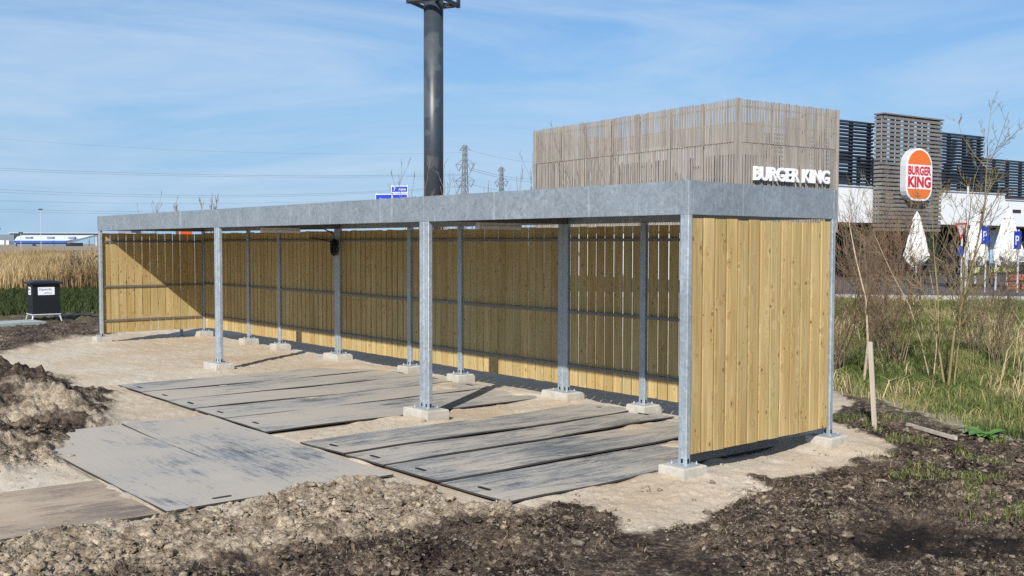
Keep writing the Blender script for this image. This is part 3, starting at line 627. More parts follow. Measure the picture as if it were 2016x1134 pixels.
LM = ["first ground mat of the inner row, beside the sand at far end", "second ground mat of the inner row from the far end", "middle ground mat of the inner row of five", "fourth ground mat of the inner row from the far end", "ground mat bordering the bare sand strip, far side"]
ed = [-9.08, -8.12, -7.17, -6.30, -5.40, -4.30]
for k in range(5): ground_mat((ed[k]+ed[k+1])/2, 0.17, ed[k+1]-ed[k]-0.02, 4.1, R(random.uniform(-0.6, 0.6)), -0.132+0.001*k, 0.006, G["mat_a"], LM[k], 100+k, (-1, 1))
LN = ["dark ground mat next to the sand strip, near side", "second dark ground mat right of the sand strip", "third dark ground mat right of the sand strip", "bluish dark ground mat nearest the front corner post"]
ed = [(-3.62, -2.72), (-2.82, -2.08), (-2.16, -1.20), (-1.28, -0.34)]
for k, (a, b) in enumerate(ed): ground_mat((a+b)/2, 0.20+0.02*k, b-a, 4.05, R(random.uniform(-0.8, 0.8)), -0.134, 0.030 if k < 3 else 0.010, G["mat_b"], LN[k], 120+k, (-1, 1), 0.014)
ground_mat(-3.75, -3.46, 1.03, 3.95, R(-89.4), -0.126, 0.004, G["mat_a"], "long grey ground mat lying crossways next to the foreground soil heaps", 140, (1,))
ground_mat(-3.78, -2.42, 1.03, 4.05, R(-90.3), -0.131, 0.003, G["mat_a"], "long grey ground mat lying crossways against the shelter mats", 141, ())
ground_mat(-2.50, -5.55, 1.46, 3.1, 0.0, -0.136, 0.004, G["mat_c"], "sand-covered brown ground mat at the left edge", 142, ())

# ------------------------------------------------------------------ lettering helper
def text_mesh(body, w, h, depth, offset=0.0, bevel=0.0, align=0.5):
    """text as (verts, faces) fitted to w x h in the x/z plane, depth towards -y"""
    cu = bpy.data.curves.new("lettering", 'FONT'); cu.body = body; cu.size = 1.0; cu.extrude = 0.1; cu.offset = offset; cu.bevel_depth = bevel; cu.bevel_resolution = 1; cu.resolution_u = 4; cu.space_character = 1.02
    ob = bpy.data.objects.new("lettering", cu); COL.objects.link(ob); bpy.context.view_layer.update()
    dg = bpy.context.evaluated_depsgraph_get(); me = bpy.data.meshes.new_from_object(ob.evaluated_get(dg))
    V = np.zeros(len(me.vertices)*3); me.vertices.foreach_get("co", V); V = V.reshape(-1, 3)
    F = [tuple(p.vertices) for p in me.polygons]
    bpy.data.objects.remove(ob); bpy.data.meshes.remove(me)
    lo, hi = V.min(0), V.max(0); V = (V-lo)/(hi-lo+1e-9)
    return np.stack([(V[:, 0]-align)*w, (1-V[:, 2])*depth - depth, V[:, 1]*h], -1), F
def put_text(name, body, M, w, h, depth, mat, parent, offset=0.0, bevel=0.0, local=True):
    V, F = text_mesh(body, w, h, depth, offset, bevel); m = MB()
    m.v = [tuple(M @ Vector(p)) for p in V]; m.f = F; m.m = [0]*len(F)
    return m.build(name, mat, parent, local=local)

# ------------------------------------------------------------------ restaurant behind the shelter (local: -x runs left along the long side, +y away to the right)
BZ = 0.50
bld = empty("restaurant", (-18.33, 24.36, BZ), R(-6.0), label="fast-food restaurant with weathered timber screens and a white facade", cat="restaurant")
def zb(z): return z-BZ
def bbox(name, x0, x1, y0, y1, z0, z1, mat, parent=None):
    m = MB().box(x0, x1, y0, y1, zb(z0), zb(z1)); return m.build(name, mat, parent or bld, local=True)
# slatted timber block
def slat_mesh(L, w=0.088, t=0.03): return MB().box(-w/2, w/2, 0, t, 0, L).mesh("slat", G["wgrey"])
S_LO = [slat_mesh(L) for L in (3.36, 3.35)]; S_UP = [slat_mesh(L) for L in (1.62, 1.60, 1.63)]; S_UP2 = [slat_mesh(L, 0.125) for L in (1.64,)]
frame = MB()
for z in (2.75, 4.1, 5.8, 6.55, 7.2): frame.box(-13.45, -0.05, 0.045, 0.10, zb(z), zb(z)+0.07); frame.box(-0.10, -0.045, 0.105, 5.82, zb(z), zb(z)+0.07)
for x in np.arange(-13.4, 0, 1.91): frame.box(x-0.05, x+0.05, 0.12, 0.24, zb(2.5), zb(7.4))
for y in np.arange(0.3, 5.9, 1.83): frame.box(-0.24, -0.12, y-0.05, y+0.05, zb(2.5), zb(7.4))
frame = frame.build("screen_frame", G["wgrey"], bld, local=True); frame["kind"] = "stuff"
def put_slat(me, p, rz):
    o = bpy.data.objects.new("slat", me); link(o, bld); o.location = (p[0], p[1], zb(p[2])); o.rotation_euler = (random.uniform(-0.003, 0.003), random.uniform(-0.004, 0.004), rz)
PT = 0.147
for k in range(92):
    x = -0.075-k*PT
    if k % 13 == 12: continue
    put_slat(random.choice(S_LO), (x, 0.0, 2.48), 0); put_slat(random.choice(S_UP), (x, 0.0, 5.865+random.uniform(0, 0.015)), 0)
for k in range(39):
    y = 0.11+k*PT
    put_slat(random.choice(S_LO), (0.0, y, 2.48), R(90)); put_slat(random.choice(S_UP), (0.0, y, 5.865+random.uniform(0, 0.015)), R(90))
for k in range(7): put_slat(S_UP2[0], (-0.075-(k*13+12)*PT, -0.012, 5.85), 0); put_slat(S_LO[0], (-0.075-(k*13+12)*PT, -0.012, 2.48), 0)
MB().box(-0.06, 0.03, -0.03, 0.06, zb(2.48), zb(7.52)).build("corner_board", G["wgrey"], bld, local=True)
MB().box(-0.05, 0.03, 5.83, 5.92, zb(2.48), zb(7.50)).build("corner_board", G["wgrey"], bld, local=True)
m = MB()
for k in range(92): x = -0.075-k*PT; m.box(x-0.05, x+0.05, 5.86, 5.89, zb(4.2), zb(7.45))
for k in range(39): y = 0.11+k*PT; m.box(-13.5, -13.47, y-0.05, y+0.05, zb(2.5), zb(7.45))
o = m.build("rear_screen", G["wgrey"], bld, local=True); o["kind"] = "stuff"
bbox("wall", -13.2, -0.45, 0.5, 5.7, 2.452, 4.55, G["wall_dark"]); bbox("wall", -13.4, -0.05, 0.08, 5.8, 0.5, 2.45, G["wall_white"])
bbox("roof_plant", -9.5, -6.0, 2.0, 4.6, 4.551, 6.3, G["sign_side"]); bbox("roof_plant", -4.2, -1.6, 1.6, 4.2, 4.551, 5.6, G["sign_side"])
# raised white lettering on the timber block
MT = Matrix.Translation((0.055, 3.03, zb(4.42))) @ Matrix.Rotation(R(90), 4, 'Z')
V, F = text_mesh("BURGER KING", 4.42, 0.55, 0.10, 0.018, 0.012)
m = MB(); m.v = [tuple(MT @ Vector(p)) for p in V]; m.f = F; m.m = [0]*len(F); lt = m.build("lettering", G["sign_white"], bld, local=True); lt["kind"] = "stuff"; lt["label"] = "raised white BURGER KING letters"
# white facade band, soffit, wall beneath
bbox("facade_band", -1.2, -0.2, 5.93, 18.6, 2.90, 4.40, G["wall_white"]); bbox("facade_band", -1.2, -0.2, 18.603, 32.0, 2.88, 4.14, G["wall_white"])
bbox("band_cap", -1.25, -0.15, 5.94, 18.62, 4.402, 4.45, G["sign_side"]); bbox("band_cap", -1.25, -0.15, 18.63, 32.0, 4.142, 4.19, G["sign_side"])
bbox("wall", -14.0, -2.2, 5.93, 32.0, 0.5, 4.3, G["wall_dark"])
bbox("soffit", -2.19, -0.22, 5.95, 31.9, 2.80, 2.878, G["wall_dark"])
bbox("vent", -0.2, -0.17, 19.3, 20.0, 3.55, 3.70, G["wall_dark"])
for y in (6.3, 9.0, 12.1, 15.2, 18.0, 21.5, 25.0): bbox("column", -1.0, -0.72, y, y+0.28, 0.5, 2.80, G["wall_dark"])
# windows and door under the band
def window(y0, y1, z0, z1, pane, x=-2.17):
    f = MB(); t = 0.06
    f.box(x, x+0.07, y0, y1, zb(z0), zb(z0)+t); f.box(x, x+0.07, y0, y1, zb(z1)-t, zb(z1)); f.box(x, x+0.07, y0, y0+t, zb(z0)+t, zb(z1)-t); f.box(x, x+0.07, y1-t, y1, zb(z0)+t, zb(z1)-t)
    o = f.build("window", G["louvre"], bld, local=True)
    MB().box(x+0.005, x+0.03, y0+t, y1-t, zb(z0)+t, zb(z1)-t).build("pane", pane, o, local=True)
window(9.0, 10.4, 0.6, 2.7, G["glass"]); window(10.5, 11.6, 0.9, 2.7, G["poster_g"]); window(12.5, 13.3, 0.7, 2.6, G["glass"])
window(13.9, 15.1, 0.6, 1.5, G["poster_g"]); window(13.9, 15.1, 1.52, 2.7, G["poster_y"]); window(15.2, 16.3, 0.6, 2.7, G["poster_g"])
for k in range(9): y = 17.5+k*1.3; window(y, y+1.26, 1.0, 2.75, G["film"], -1.2); window(y, y+1.26, 0.55, 0.98, G["film_g"], -1.2)
bbox("red_band", -2.16, -2.05, 5.9, 9.2, 1.75, 1.93, G["sign_red"])
# slatted sign tower
H0 = 2.55; NS = 28; PZ = (7.47-H0)/NS
tw = []
for k in range(NS):
    z = H0+k*PZ; j = random.uniform(-0.04, 0.04)
    bbox("slat", 0.36, 0.40, 8.34+j, 12.5+j, z, z+0.112, G["tgrey"])
    bbox("slat", -0.05, 0.355, 8.30, 8.34, z+0.004, z+0.122, G["tgrey"]); bbox("slat", -0.05, 0.355, 12.48, 12.52, z+0.004, z+0.122, G["tgrey"])
bbox("top_cap", -0.07, 0.44, 8.27, 12.56, 7.475, 7.53, G["tgrey"])
for y in (8.52, 9.45, 10.4, 11.35, 12.3): bbox("tower_post", 0.24, 0.355, y-0.09, y+0.09, 2.5, 7.47, G["tgrey"]); bbox("tower_post", -0.05, 0.06, y-0.09, y+0.09, 4.46, 7.47, G["tgrey"])
for k in range(6): z = H0+(k+11)*PZ; bbox("slat", -0.09, -0.055, 8.4, 12.46, z+0.01, z+0.08, G["tgrey"])
# dark louvre screens on the roof
def louvre(x, y0, y1, z0, z1, n, depth=1.0, step=0.0):
    pz = (z1-z0)/n
    for k in range(n):
        z = z0+k*pz; m = MB(); m.prism([(x-0.03, zb(z)), (x+0.06, zb(z)+0.03), (x+0.06, zb(z)+0.10), (x-0.03, zb(z)+0.07)], y0, y1+0.06*(k % 2), axis='y'); m.build("louvre_blade", G["louvre"], bld, local=True)
    m = MB()
    for y in np.arange(y0+0.25, y1, 1.2): bbox("louvre_post", x-0.16, x-0.03, y-0.07, y+0.07, z0-0.05, z1, G["louvre"])
    bbox("top_rail", x-0.12, x+0.06, y0, y1+0.08, z1, z1+0.07, G["louvre"])
louvre(-0.45, 5.95, 8.7, 4.5, 7.12, 18); louvre(-0.45, 13.0, 17.0, 4.5, 7.05, 18); louvre(-1.5, 17.3, 29.0, 4.25, 6.2, 14)
louvre(-4.2, 6.2, 12.0, 4.5, 6.9, 12); louvre(-4.5, 13.0, 26.0, 4.5, 6.2, 9)
for k in range(18): z = 4.5+k*2.62/18; bbox("louvre_blade", -4.1, -0.5, 16.96, 17.0, z, z+0.05, G["louvre"])
bbox("roof", -14.0, -1.21, 5.95, 32.0, 4.302, 4.36, G["asphalt"])
# bun-shaped logo box hung on the tower
def capsule(cy, z0, z1, hw, n=10):
    rt = hw*0.86; rb = hw*0.62; pts = []
    for i in range(n+1): a = math.pi*i/n; pts.append((cy+hw*math.cos(a), z1-rt+rt*math.sin(a)))
    for i in range(n//2+1): a = math.pi+0.5*math.pi*i/(n//2); pts.append((cy-hw+rb+rb*math.cos(a), z0+rb+rb*math.sin(a)))
    for i in range(n//2+1): a = 1.5*math.pi+0.5*math.pi*i/(n//2); pts.append((cy+hw-rb+rb*math.cos(a), z0+rb+rb*math.sin(a)))
    return pts
sg = empty("logo_sign", (-18.33, 24.36, BZ), R(-6.0), label="white capsule logo sign with orange bun halves and red BURGER KING", cat="sign")
CY0, SZ0, SZ1, HW = 10.40, 3.85, 6.14, 0.93
MB().prism([(a, zb(b)) for a, b in capsule(CY0, SZ0, SZ1, HW)], 0.42, 0.70, axis='x').build("sign_box", G["sign_side"], sg, local=True)
MB().prism([(a, zb(b)) for a, b in capsule(CY0, SZ0+0.015, SZ1-0.015, HW-0.015)], 0.701, 0.72, axis='x').build("sign_face", G["sign_white"], sg, local=True)
inn = capsule(CY0, SZ0+0.10, SZ1-0.10, HW-0.10, 20)
zt, zq = 5.42, 4.45
def clip(poly, zc, above):
    out = []
    for (a, b) in zip(poly, poly[1:]+poly[:1]):
        ia = (a[1] >= zc) == above; ib = (b[1] >= zc) == above
        if ia: out.append(a)
        if ia != ib: t = (zc-a[1])/(b[1]-a[1]); out.append((a[0]+t*(b[0]-a[0]), zc))
    return out
MB().prism([(a, zb(b)) for a, b in clip(inn, zt, True)], 0.721, 0.727, axis='x').build("bun_top", G["sign_orange"], sg, local=True)
MB().prism([(a, zb(b)) for a, b in clip(inn, zq-0.08, False)], 0.721, 0.727, axis='x').build("bun_bottom", G["sign_orange"], sg, local=True)
M1 = Matrix.Translation((0.727, CY0, zb(4.97))) @ Matrix.Rotation(R(90), 4, 'Z'); M2 = Matrix.Translation((0.727, CY0, zb(4.44))) @ Matrix.Rotation(R(90), 4, 'Z')
o = put_text("lettering", "BURGER", M1, 1.62, 0.38, 0.012, G["sign_red"], sg, 0.03, 0.0); o["kind"] = "stuff"
o = put_text("lettering", "KING", M2, 1.62, 0.47, 0.012, G["sign_red"], sg, 0.04, 0.0); o["kind"] = "stuff"

# ------------------------------------------------------------------ car park, kerb, street furniture
m = MB(); k1 = KERB1-KD*14+KN*0.16; k2 = KERB2+KD*40+KN*0.16
m.quad((*k1, 0.50), (*k2, 0.50), (*(k2+KN*60), 0.50), (*(k1+KN*60), 0.50)); m.build("car_park", G["asphalt"], None, kind="structure")
k1 = KERB1-KD*14; L = 30.0
kb = empty("kerb", (*KERB1, 0.40)); kb["kind"] = "structure"
for k in range(40):
    a = k1+KD*(k*1.0+0.006); b = k1+KD*(k*1.0+0.994); q = MB(); q.v = [(*(a), 0.30), (*(b), 0.30), (*(b+KN*0.15), 0.30), (*(a+KN*0.15), 0.30), (*(a), 0.585), (*(b), 0.585), (*(b+KN*0.15), 0.60), (*(a+KN*0.15), 0.60)]
    q.f = [(4, 5, 6, 7), (0, 1, 5, 4), (1, 2, 6, 5), (2, 3, 7, 6), (3, 0, 4, 7)]; q.m = [0]*5; q.build("kerb_stone", G["kerb"], kb)
def parasol(p, h, lean, label, rmax=0.42):
    x, y, z = p; e = empty("parasol", (x, y, z), random.uniform(0, 3), label=label, cat="parasol", group="folded parasols on the terrace")
    MB().tube([(0, 0, 0), (0, 0, 0.95)], 0.035, 8).build("pole", G["post_white"], e, local=True)
    MB().cbox(-0.28, 0.28, -0.28, 0.28, 0.0, 0.06, 0.03).build("base", G["wall_dark"], e, local=True)
    n = 24; lv = [(0.72, 0.10), (0.80, rmax*0.62), (0.98, rmax), (1.25, rmax*0.92), (1.7, rmax*0.66), (2.1, rmax*0.42), (h-0.34, 0.13), (h-0.30, 0.155), (h-0.12, 0.07), (h, 0.015)]
    m = MB()
    for i, (z_, r_) in enumerate(lv):
        for j in range(n):
            a = 2*math.pi*j/n; f = 1+0.20*math.cos(8*a+0.4*i)*(1 if i < 7 else 0.3)+random.uniform(-0.06, 0.06)
            zz = z_+(0.10*math.cos(4*a+1)*random.uniform(0.6, 1.2) if i < 3 else 0)
            m.v.append((r_*f*math.cos(a)+lean*(1-z_/h), r_*f*math.sin(a), zz))
    for i in range(len(lv)-1):
        for j in range(n): jj = (j+1) % n; m.f.append((i*n+j, i*n+jj, (i+1)*n+jj, (i+1)*n+j)); m.m.append(0)
    m.build("canopy", G["fabric"], e, local=True)
parasol((-13.68, 29.22, 0.50), 2.72, 0.05, "folded white parasol in front of the slatted sign tower")
parasol((-11.3, 28.95, 0.50), 2.62, -0.04, "folded white parasol behind the lamp post, middle of three", 0.40)
parasol((-9.9, 28.3, 0.50), 2.68, 0.06, "folded white parasol by the blue parking sign at the right edge", 0.46)
def table(p, label):
    x, y, z = p; e = empty("picnic_table", p, 0.3, label=label, cat="table", group="dark picnic tables on the terrace")
    MB().cbox(-0.9, 0.9, -0.35, 0.35, 0.70, 0.75, 0.02).build("tabletop", G["wall_dark"], e, local=True)
    for s in (-1, 1):
        MB().cbox(-0.9, 0.9, s*0.75-0.14, s*0.75+0.14, 0.42, 0.46, 0.02).build("bench_seat", G["wall_dark"], e, local=True)
        MB().box(s*0.65-0.04, s*0.65+0.04, -0.8, 0.8, 0.36, 0.415).build("crossbar", G["wall_dark"], e, local=True)
        for t in (-1, 1): MB().tube([(s*0.65, t*0.62, 0.0), (s*0.65, t*0.22, 0.70)], 0.035, 4).build("leg", G["wall_dark"], e, local=True)
table((-12.4, 28.6, 0.5), "dark picnic table between the first and second folded parasols"); table((-14.9, 30.2, 0.5), "dark picnic table left of the first folded parasol"); table((-10.8, 27.6, 0.5), "dark picnic table between the second and third folded parasols")
# lamp post
lp = empty("street_lamp", (-10.07, 25.75, 0.5), label="slim grey lamp post with a wide flat lamp head", cat="street lamp")
MB().tube([(0, 0, 0), (0, 0, 3.50)], [0.05, 0.035], 8).build("post", G["post_white"], lp, local=True)
MB().tube([(0, 0, 3.42), (0, 0, 3.50), (0, 0, 3.62), (0, 0, 3.66)], [0.05, 0.22, 0.30, 0.10], 14).build("lamp_head", G["louvre"], lp, local=True)
def facing(p): return math.atan2(CAM[1]-p[1], CAM[0]-p[0])+math.pi/2
def parking_sign(p, h, label):
    e = empty("parking_sign", p, facing(p)-0.75, label=label, cat="sign", group="blue parking signs on grey posts")
    MB().tube([(0, 0.03, 0), (0, 0.03, h+0.05)], 0.028, 8).build("post", G["post_white"], e, local=True)
    MB().box(-0.14, 0.14, -0.008, 0.0, h-0.55, h).build("plate", G["blue"], e, local=True)
    put_text("symbol", "P", Matrix.Translation((0, -0.010, h-0.42)), 0.14, 0.28, 0.006, G["sign_white"], e, 0.01)
parking_sign((-8.74, 24.19, 0.5), 2.02, "blue parking sign on a grey post left of the third parasol")
parking_sign((-8.10, 24.95, 0.5), 1.88, "blue parking sign in front of the third parasol")
ys = empty("yield_sign", (-9.7, 24.6, 0.5), facing((-9.7, 24.6))-1.0, label="red-bordered triangular give-way sign with a small blue plate below", cat="sign")
MB().tube([(0, 0.03, 0), (0, 0.03, 2.15)], 0.03, 8).build("post", G["post_white"], ys, local=True)
MB().prism([(-0.33, 2.15), (0.0, 1.58), (0.33, 2.15)], -0.006, 0.0, axis='y').build("plate", G["sign_red"], ys, local=True)
MB().prism([(-0.22, 2.09), (0.0, 1.71), (0.22, 2.09)], -0.012, -0.0065, axis='y').build("centre", G["sign_white"], ys, local=True)
MB().box(-0.20, 0.12, -0.006, 0.0, 1.10, 1.42).build("lower_plate", G["blue"], ys, local=True)
# brick planter with hedge and railing
pl = empty("brick_planter", (-9.6, 27.1, 0.5), R(20), label="low red-brick planter with clipped dark hedge on the terrace", cat="planter")
for c in range(5):
    for k in range(9, 16):
        x0 = -1.8+k*0.225+(0.11 if c % 2 else 0); MB().box(x0+0.005, x0+0.215, -0.25, 0.25, c*0.1+0.004, c*0.1+0.094).build("brick", G["brick"], pl, local=True)
hg = MB()
for k in range(450):
    x, y, z = random.uniform(0.25, 1.8), random.uniform(-0.22, 0.22), random.uniform(0.5, 0.86); d = Vector((random.uniform(-1, 1), random.uniform(-1, 1), random.uniform(-1, 1))).normalized()*0.05; t = d.orthogonal()
    hg.v += [(x, y, z), tuple(Vector((x, y, z))+d+t*0.4), tuple(Vector((x, y, z))+d*1.6)]; b = len(hg.v)-3; hg.f.append((b, b+1, b+2)); hg.m.append(0)
o = hg.build("hedge", G["hedge"], pl, local=True); o["kind"] = "stuff"
fr = empty("terrace_railing", (-9.4, 25.9, 0.5), R(22), label="low white railing in front of the brick planter", cat="railing")
for k in range(2, 5): MB().tube([(-1.6+k*0.9, 0, 0), (-1.6+k*0.9, 0, 0.95)], 0.03, 6).build("post", G["post_white"], fr, local=True)
MB().tube([(0.15, 0, 0.93), (2.1, 0, 0.93)], 0.022, 6).build("top_bar", G["post_white"], fr, local=True)

# ------------------------------------------------------------------ stakes, bin and small things on site
st = empty("marker_stake", (-0.21, 3.46, -0.14), label="upright weathered wooden stake beside the shelter's end wall", cat="stake")
m = MB(); m.cbox(-0.024, 0.024, -0.016, 0.016, -0.15, 1.00, 0.003)
m.v = [(x-0.075*max(z, 0), y-0.02*z, z) for x, y, z in m.v]; m.build("shaft", G["stake"], st, local=True)
ls = empty("fallen_stake", (0.28, 3.65, -0.10), label="pale wooden batten lying on the soil at right", cat="stake")
MB().tube([(-0.33, 0.20, 0.02), (0.42, -0.18, 0.02)], 0.026, 4).build("shaft", G["stake"], ls, local=True)

bz = -0.10; bn_p = (-22.3, 0.62, bz)
bn = empty("site_bin", bn_p, R(-2), label="black site bin with white stickers on a pale tubular stand", cat="bin")
MB().prism([(-0.31, -0.33), (0.31, -0.33), (0.31, 0.33), (-0.31, 0.33)], 0.20, 0.98).build("body", G["black"], bn, local=True)
m = MB(); b0 = [(-0.37, -0.39, 0.981), (0.37, -0.39, 0.981), (0.39, 0.39, 0.981), (-0.39, 0.39, 0.981)]; m.v = b0+[(x, y, 1.02) for x, y, z in b0]+[(x*0.6, y*0.6, 1.07) for x, y, z in b0]
for a in range(2):
    for i in range(4): k = (i+1) % 4; m.f.append((a*4+i, a*4+k, a*4+4+k, a*4+4+i)); m.m.append(0)
m.f += [(8, 9, 10, 11), (3, 2, 1, 0)]; m.m += [0, 0]; m.build("lid", G["black"], bn, local=True)
for sx in (-1, 1):
    for sy in (-1, 1): MB().tube([(sx*0.29, sy*0.31, 0.21), (sx*0.36, sy*0.38, -0.06)], 0.02, 6).build("leg", G["post_white"], bn, local=True)
for (x0, y0), (x1, y1) in (((-0.32, -0.34), (0.32, -0.34)), ((0.32, -0.34), (0.32, 0.34)), ((0.32, 0.34), (-0.32, 0.34)), ((-0.32, 0.34), (-0.32, -0.34))):
    MB().tube([(x0, y0, 0.19), (x1, y1, 0.19)], 0.018, 6).build("stand_rail", G["post_white"], bn, local=True)
# local -y face looks at the camera's right, +x the other visible side is chosen by its turn
for (M, w) in ((Matrix.Rotation(R(90), 4, 'Z'), 0.40), (Matrix.Rotation(0, 4, 'Z'), 0.26), ):
    off = -0.3105 if w > 0.3 else -0.3305
    s = MB(); s.box(-w/2, w/2, off-0.004, off, 0.70, 0.90); s.v = [tuple(M @ Vector(p)) for p in s.v]; k = s.build("sticker", G["sign_white"], bn, local=True)
    T = M @ Matrix.Translation((-0.02, off-0.0042, 0.80)); q = put_text("print", "Sijperda", T, w*0.78, 0.075, 0.002, G["navy"], k, 0.0)
    T = M @ Matrix.Translation((0.04, off-0.0042, 0.735)); q = put_text("print", "verhuur", T, w*0.5, 0.04, 0.002, G["navy"], k, 0.0)
ps = empty("grey_slab", (-21.4, -0.55, -0.12), R(8), label="flat grey slab lying on the soil left of the bin", cat="slab")
MB().cbox(-0.5, 0.5, -0.9, 0.85, 0.02, 0.10, 0.02).build("slab", G["slab"], ps, local=True)
bt = empty("pale_batten", (-22.9, 1.35, -0.08), R(20), label="thin pale batten lying on the soil right of the bin", cat="batten")
MB().tube([(-0.1, -0.3, 0.06), (0.1, 0.75, 0.09)], 0.025, 4).build("shaft", G["stake"], bt, local=True)

# ------------------------------------------------------------------ mast, road sign, pylons, wires
mp = (-43.75, 28.3, 0.0)
ms = empty("sign_mast", mp, R(-12), label="tall dark grey sign mast with an open frame on top", cat="mast")
MB().tube([(0, 0, -0.3), (0, 0, 16.6)], 0.585, 40).build("pole", G["mast"], ms, local=True, smooth=True)
MB().tube([(0, 0, -0.3), (0, 0, 0.15)], 0.95, 24).build("base", G["conc"], ms, local=True)
c4 = [(1.55, 0, 0), (0, 1.55, 0), (-1.55, 0, 0), (0, -1.55, 0)]
ring = [tuple(Matrix.Rotation(R(45+38), 4, 'Z') @ Vector(c)) for c in c4]
for z in (16.25, 19.5):
    for a, b in zip(ring, ring[1:]+ring[:1]): MB().tube([(a[0], a[1], z), (b[0], b[1], z)], 0.13, 4).build("frame_bar", G["louvre"], ms, local=True)
for a in ring:
    MB().tube([(a[0], a[1], 16.1), (a[0], a[1], 19.6)], 0.13, 4).build("frame_bar", G["louvre"], ms, local=True)
    MB().tube([(a[0], a[1], 16.25), (0, 0, 16.25)], 0.11, 4).build("frame_bar", G["louvre"], ms, local=True)

def road_sign(x0, x1, y0, y1, D, body, label, lines):
    p0 = Vector(at(x0, y1, D)); p1 = Vector(at(x1, y1, D)); w = (p1-p0).length; h = (y1-y0)/FPX*D
    c = (p0+p1)/2; e = empty("road_sign", (c.x, c.y, 0.0), facing(c)-0.35, label=label, cat="sign", group="blue motorway direction signs")
    w *= 1.06; z0 = c.z
    MB().cbox(-w/2, w/2, 0, 0.06, z0, z0+h, 0.01).build("panel", G["sign_white"], e, local=True)
    MB().box(-w/2+0.05, w/2-0.05, -0.008, 0.0, z0+0.05, z0+h-0.05).build("face", G["blue"], e, local=True)
    for s in (-1, 1): MB().tube([(s*w*0.46, 0.1, -0.2), (s*w*0.46, 0.1, z0+h+0.1)], 0.07, 8).build("post", G["post_white"], e, local=True)
    for t, tx, tz, tw_, th in lines: put_text("lettering", t, Matrix.Translation((tx*w, -0.012, z0+tz*h)), tw_*w, th*h, 0.004, G["sign_white"], e, 0.0)
road_sign(770, 803, 366, 379, 88, "", "small blue road sign above the larger one, behind the roof edge", [("Assen", 0.16, 0.30, 0.42, 0.42), ("7", -0.30, 0.25, 0.12, 0.5)])
road_sign(739, 803, 382, 412, 90, "", "wide blue road sign peeping over the shelter roof", [("Groningen", -0.22, 0.58, 0.30, 0.16), ("Leeuwarden", 0.20, 0.60, 0.36, 0.16)])

def pylon(px, ytop, D, hgt, label, rz):
    b = at(px, 481, D); zt = (481-ytop)/FPX*D+CAM[2]
    e = empty("power_pylon", (b[0], b[1], -0.2), rz, label=label, cat="pylon", group="lattice pylons on the horizon"); H = zt+0.2
    def hw(z): t = z/H; return (3.2*(1-t/0.55)+1.0*t/0.55) if t < 0.55 else 1.0-0.45*(t-0.55)/0.45
    lv = [H*t for t in (0, .12, .22, .31, .39, .46, .52, .58, .64, .70, .76, .82, .88, .94, 1.0)]; w = 0.23*D/420
    tower = MB()
    for a, c in zip(lv[:-1], lv[1:]):
        A = [(sx*hw(a), sy*hw(a), a) for sx, sy in ((-1, -1), (1, -1), (1, 1), (-1, 1))]; C = [(sx*hw(c), sy*hw(c), c) for sx, sy in ((-1, -1), (1, -1), (1, 1), (-1, 1))]
        for i in range(4):
            j = (i+1) % 4; tower.bar(A[i], C[i], w*1.25); tower.bar(A[i], C[j], w*0.8); tower.bar(A[j], C[i], w*0.8); tower.bar(C[i], C[j], w*0.7)
    o = tower.build("lattice_tower", G["steel"], e, local=True); o["kind"] = "stuff"
    for z, L in ((H*0.955, 2.9), (H*0.82, 5.2), (H*0.66, 5.4)):
        arm = MB(); s_ = hw(z)
        for s in (-1, 1):
            arm.bar((s*s_, 0, z+0.2), (s*L, 0, z), w*1.3); arm.bar((s*s_, 0, z+2.4), (s*L, 0, z), w)
            if L > 5: arm.bar((s*L*0.95, 0, z), (s*L*0.62, 0, z-2.6), w); arm.bar((s*L*0.30, 0, z), (s*L*0.62, 0, z-2.6), w)
        a_ = arm.build("cross_arm", G["steel"], e, local=True)
    return e, H
e1, H1 = pylon(915, 288, 420, 40, "nearer lattice power pylon right of the dark mast", R(12))
e2, H2 = pylon(987, 330, 560, 40, "farther lattice power pylon left of the timber restaurant block", R(8))
def wire(pts, label, r):
    p0, p1, sag = pts; P = [Vector(p0).lerp(Vector(p1), t/24)-Vector((0, 0, sag*4*(t/24)*(1-t/24))) for t in range(25)]
    o = MB().tube(P, r, 4).build("power_line", G["wire"], None); tag(o, label, "power line", "overhead power lines across the sky")
LW = [(-500, 222, 300.0, 5, "thin topmost power line across the left sky", 0.035), (-500, 303, 343.0, 3, "upper power line of the second pair", 0.065), (-500, 308, 345.5, 3, "lower power line of the second pair", 0.055), (-500, 334, 365.5, 6, "upper power line of the third pair", 0.06), (-500, 341, 367.5, 6, "lower power line of the third pair", 0.055), (-500, 372, 385.0, 4, "single power line below the third pair", 0.05), (-500, 396, 415.0, 2, "upper power line of the lowest pair", 0.05), (-500, 401, 419.0, 2, "lower power line of the lowest pair", 0.05)]
for x0, ya, yb, sag, lb, rr in LW: wire((at(x0, ya, 330), at(915, yb, 420), sag), lb, rr)
for x0, ya, xe, yb, lb in ((928, 331, 1085, 352, "upper power line running right from the nearer pylon"), (928, 335, 1085, 357, "lower power line running right from the nearer pylon"), (928, 363, 1085, 377, "lowest power line running right from the nearer pylon"), (920, 294, 1085, 318, "faint top power line running right from the nearer pylon")):
    wire((at(x0, ya, 420), at(xe, yb, 620), 2.0), lb, 0.07 if 'faint' not in lb else 0.04)

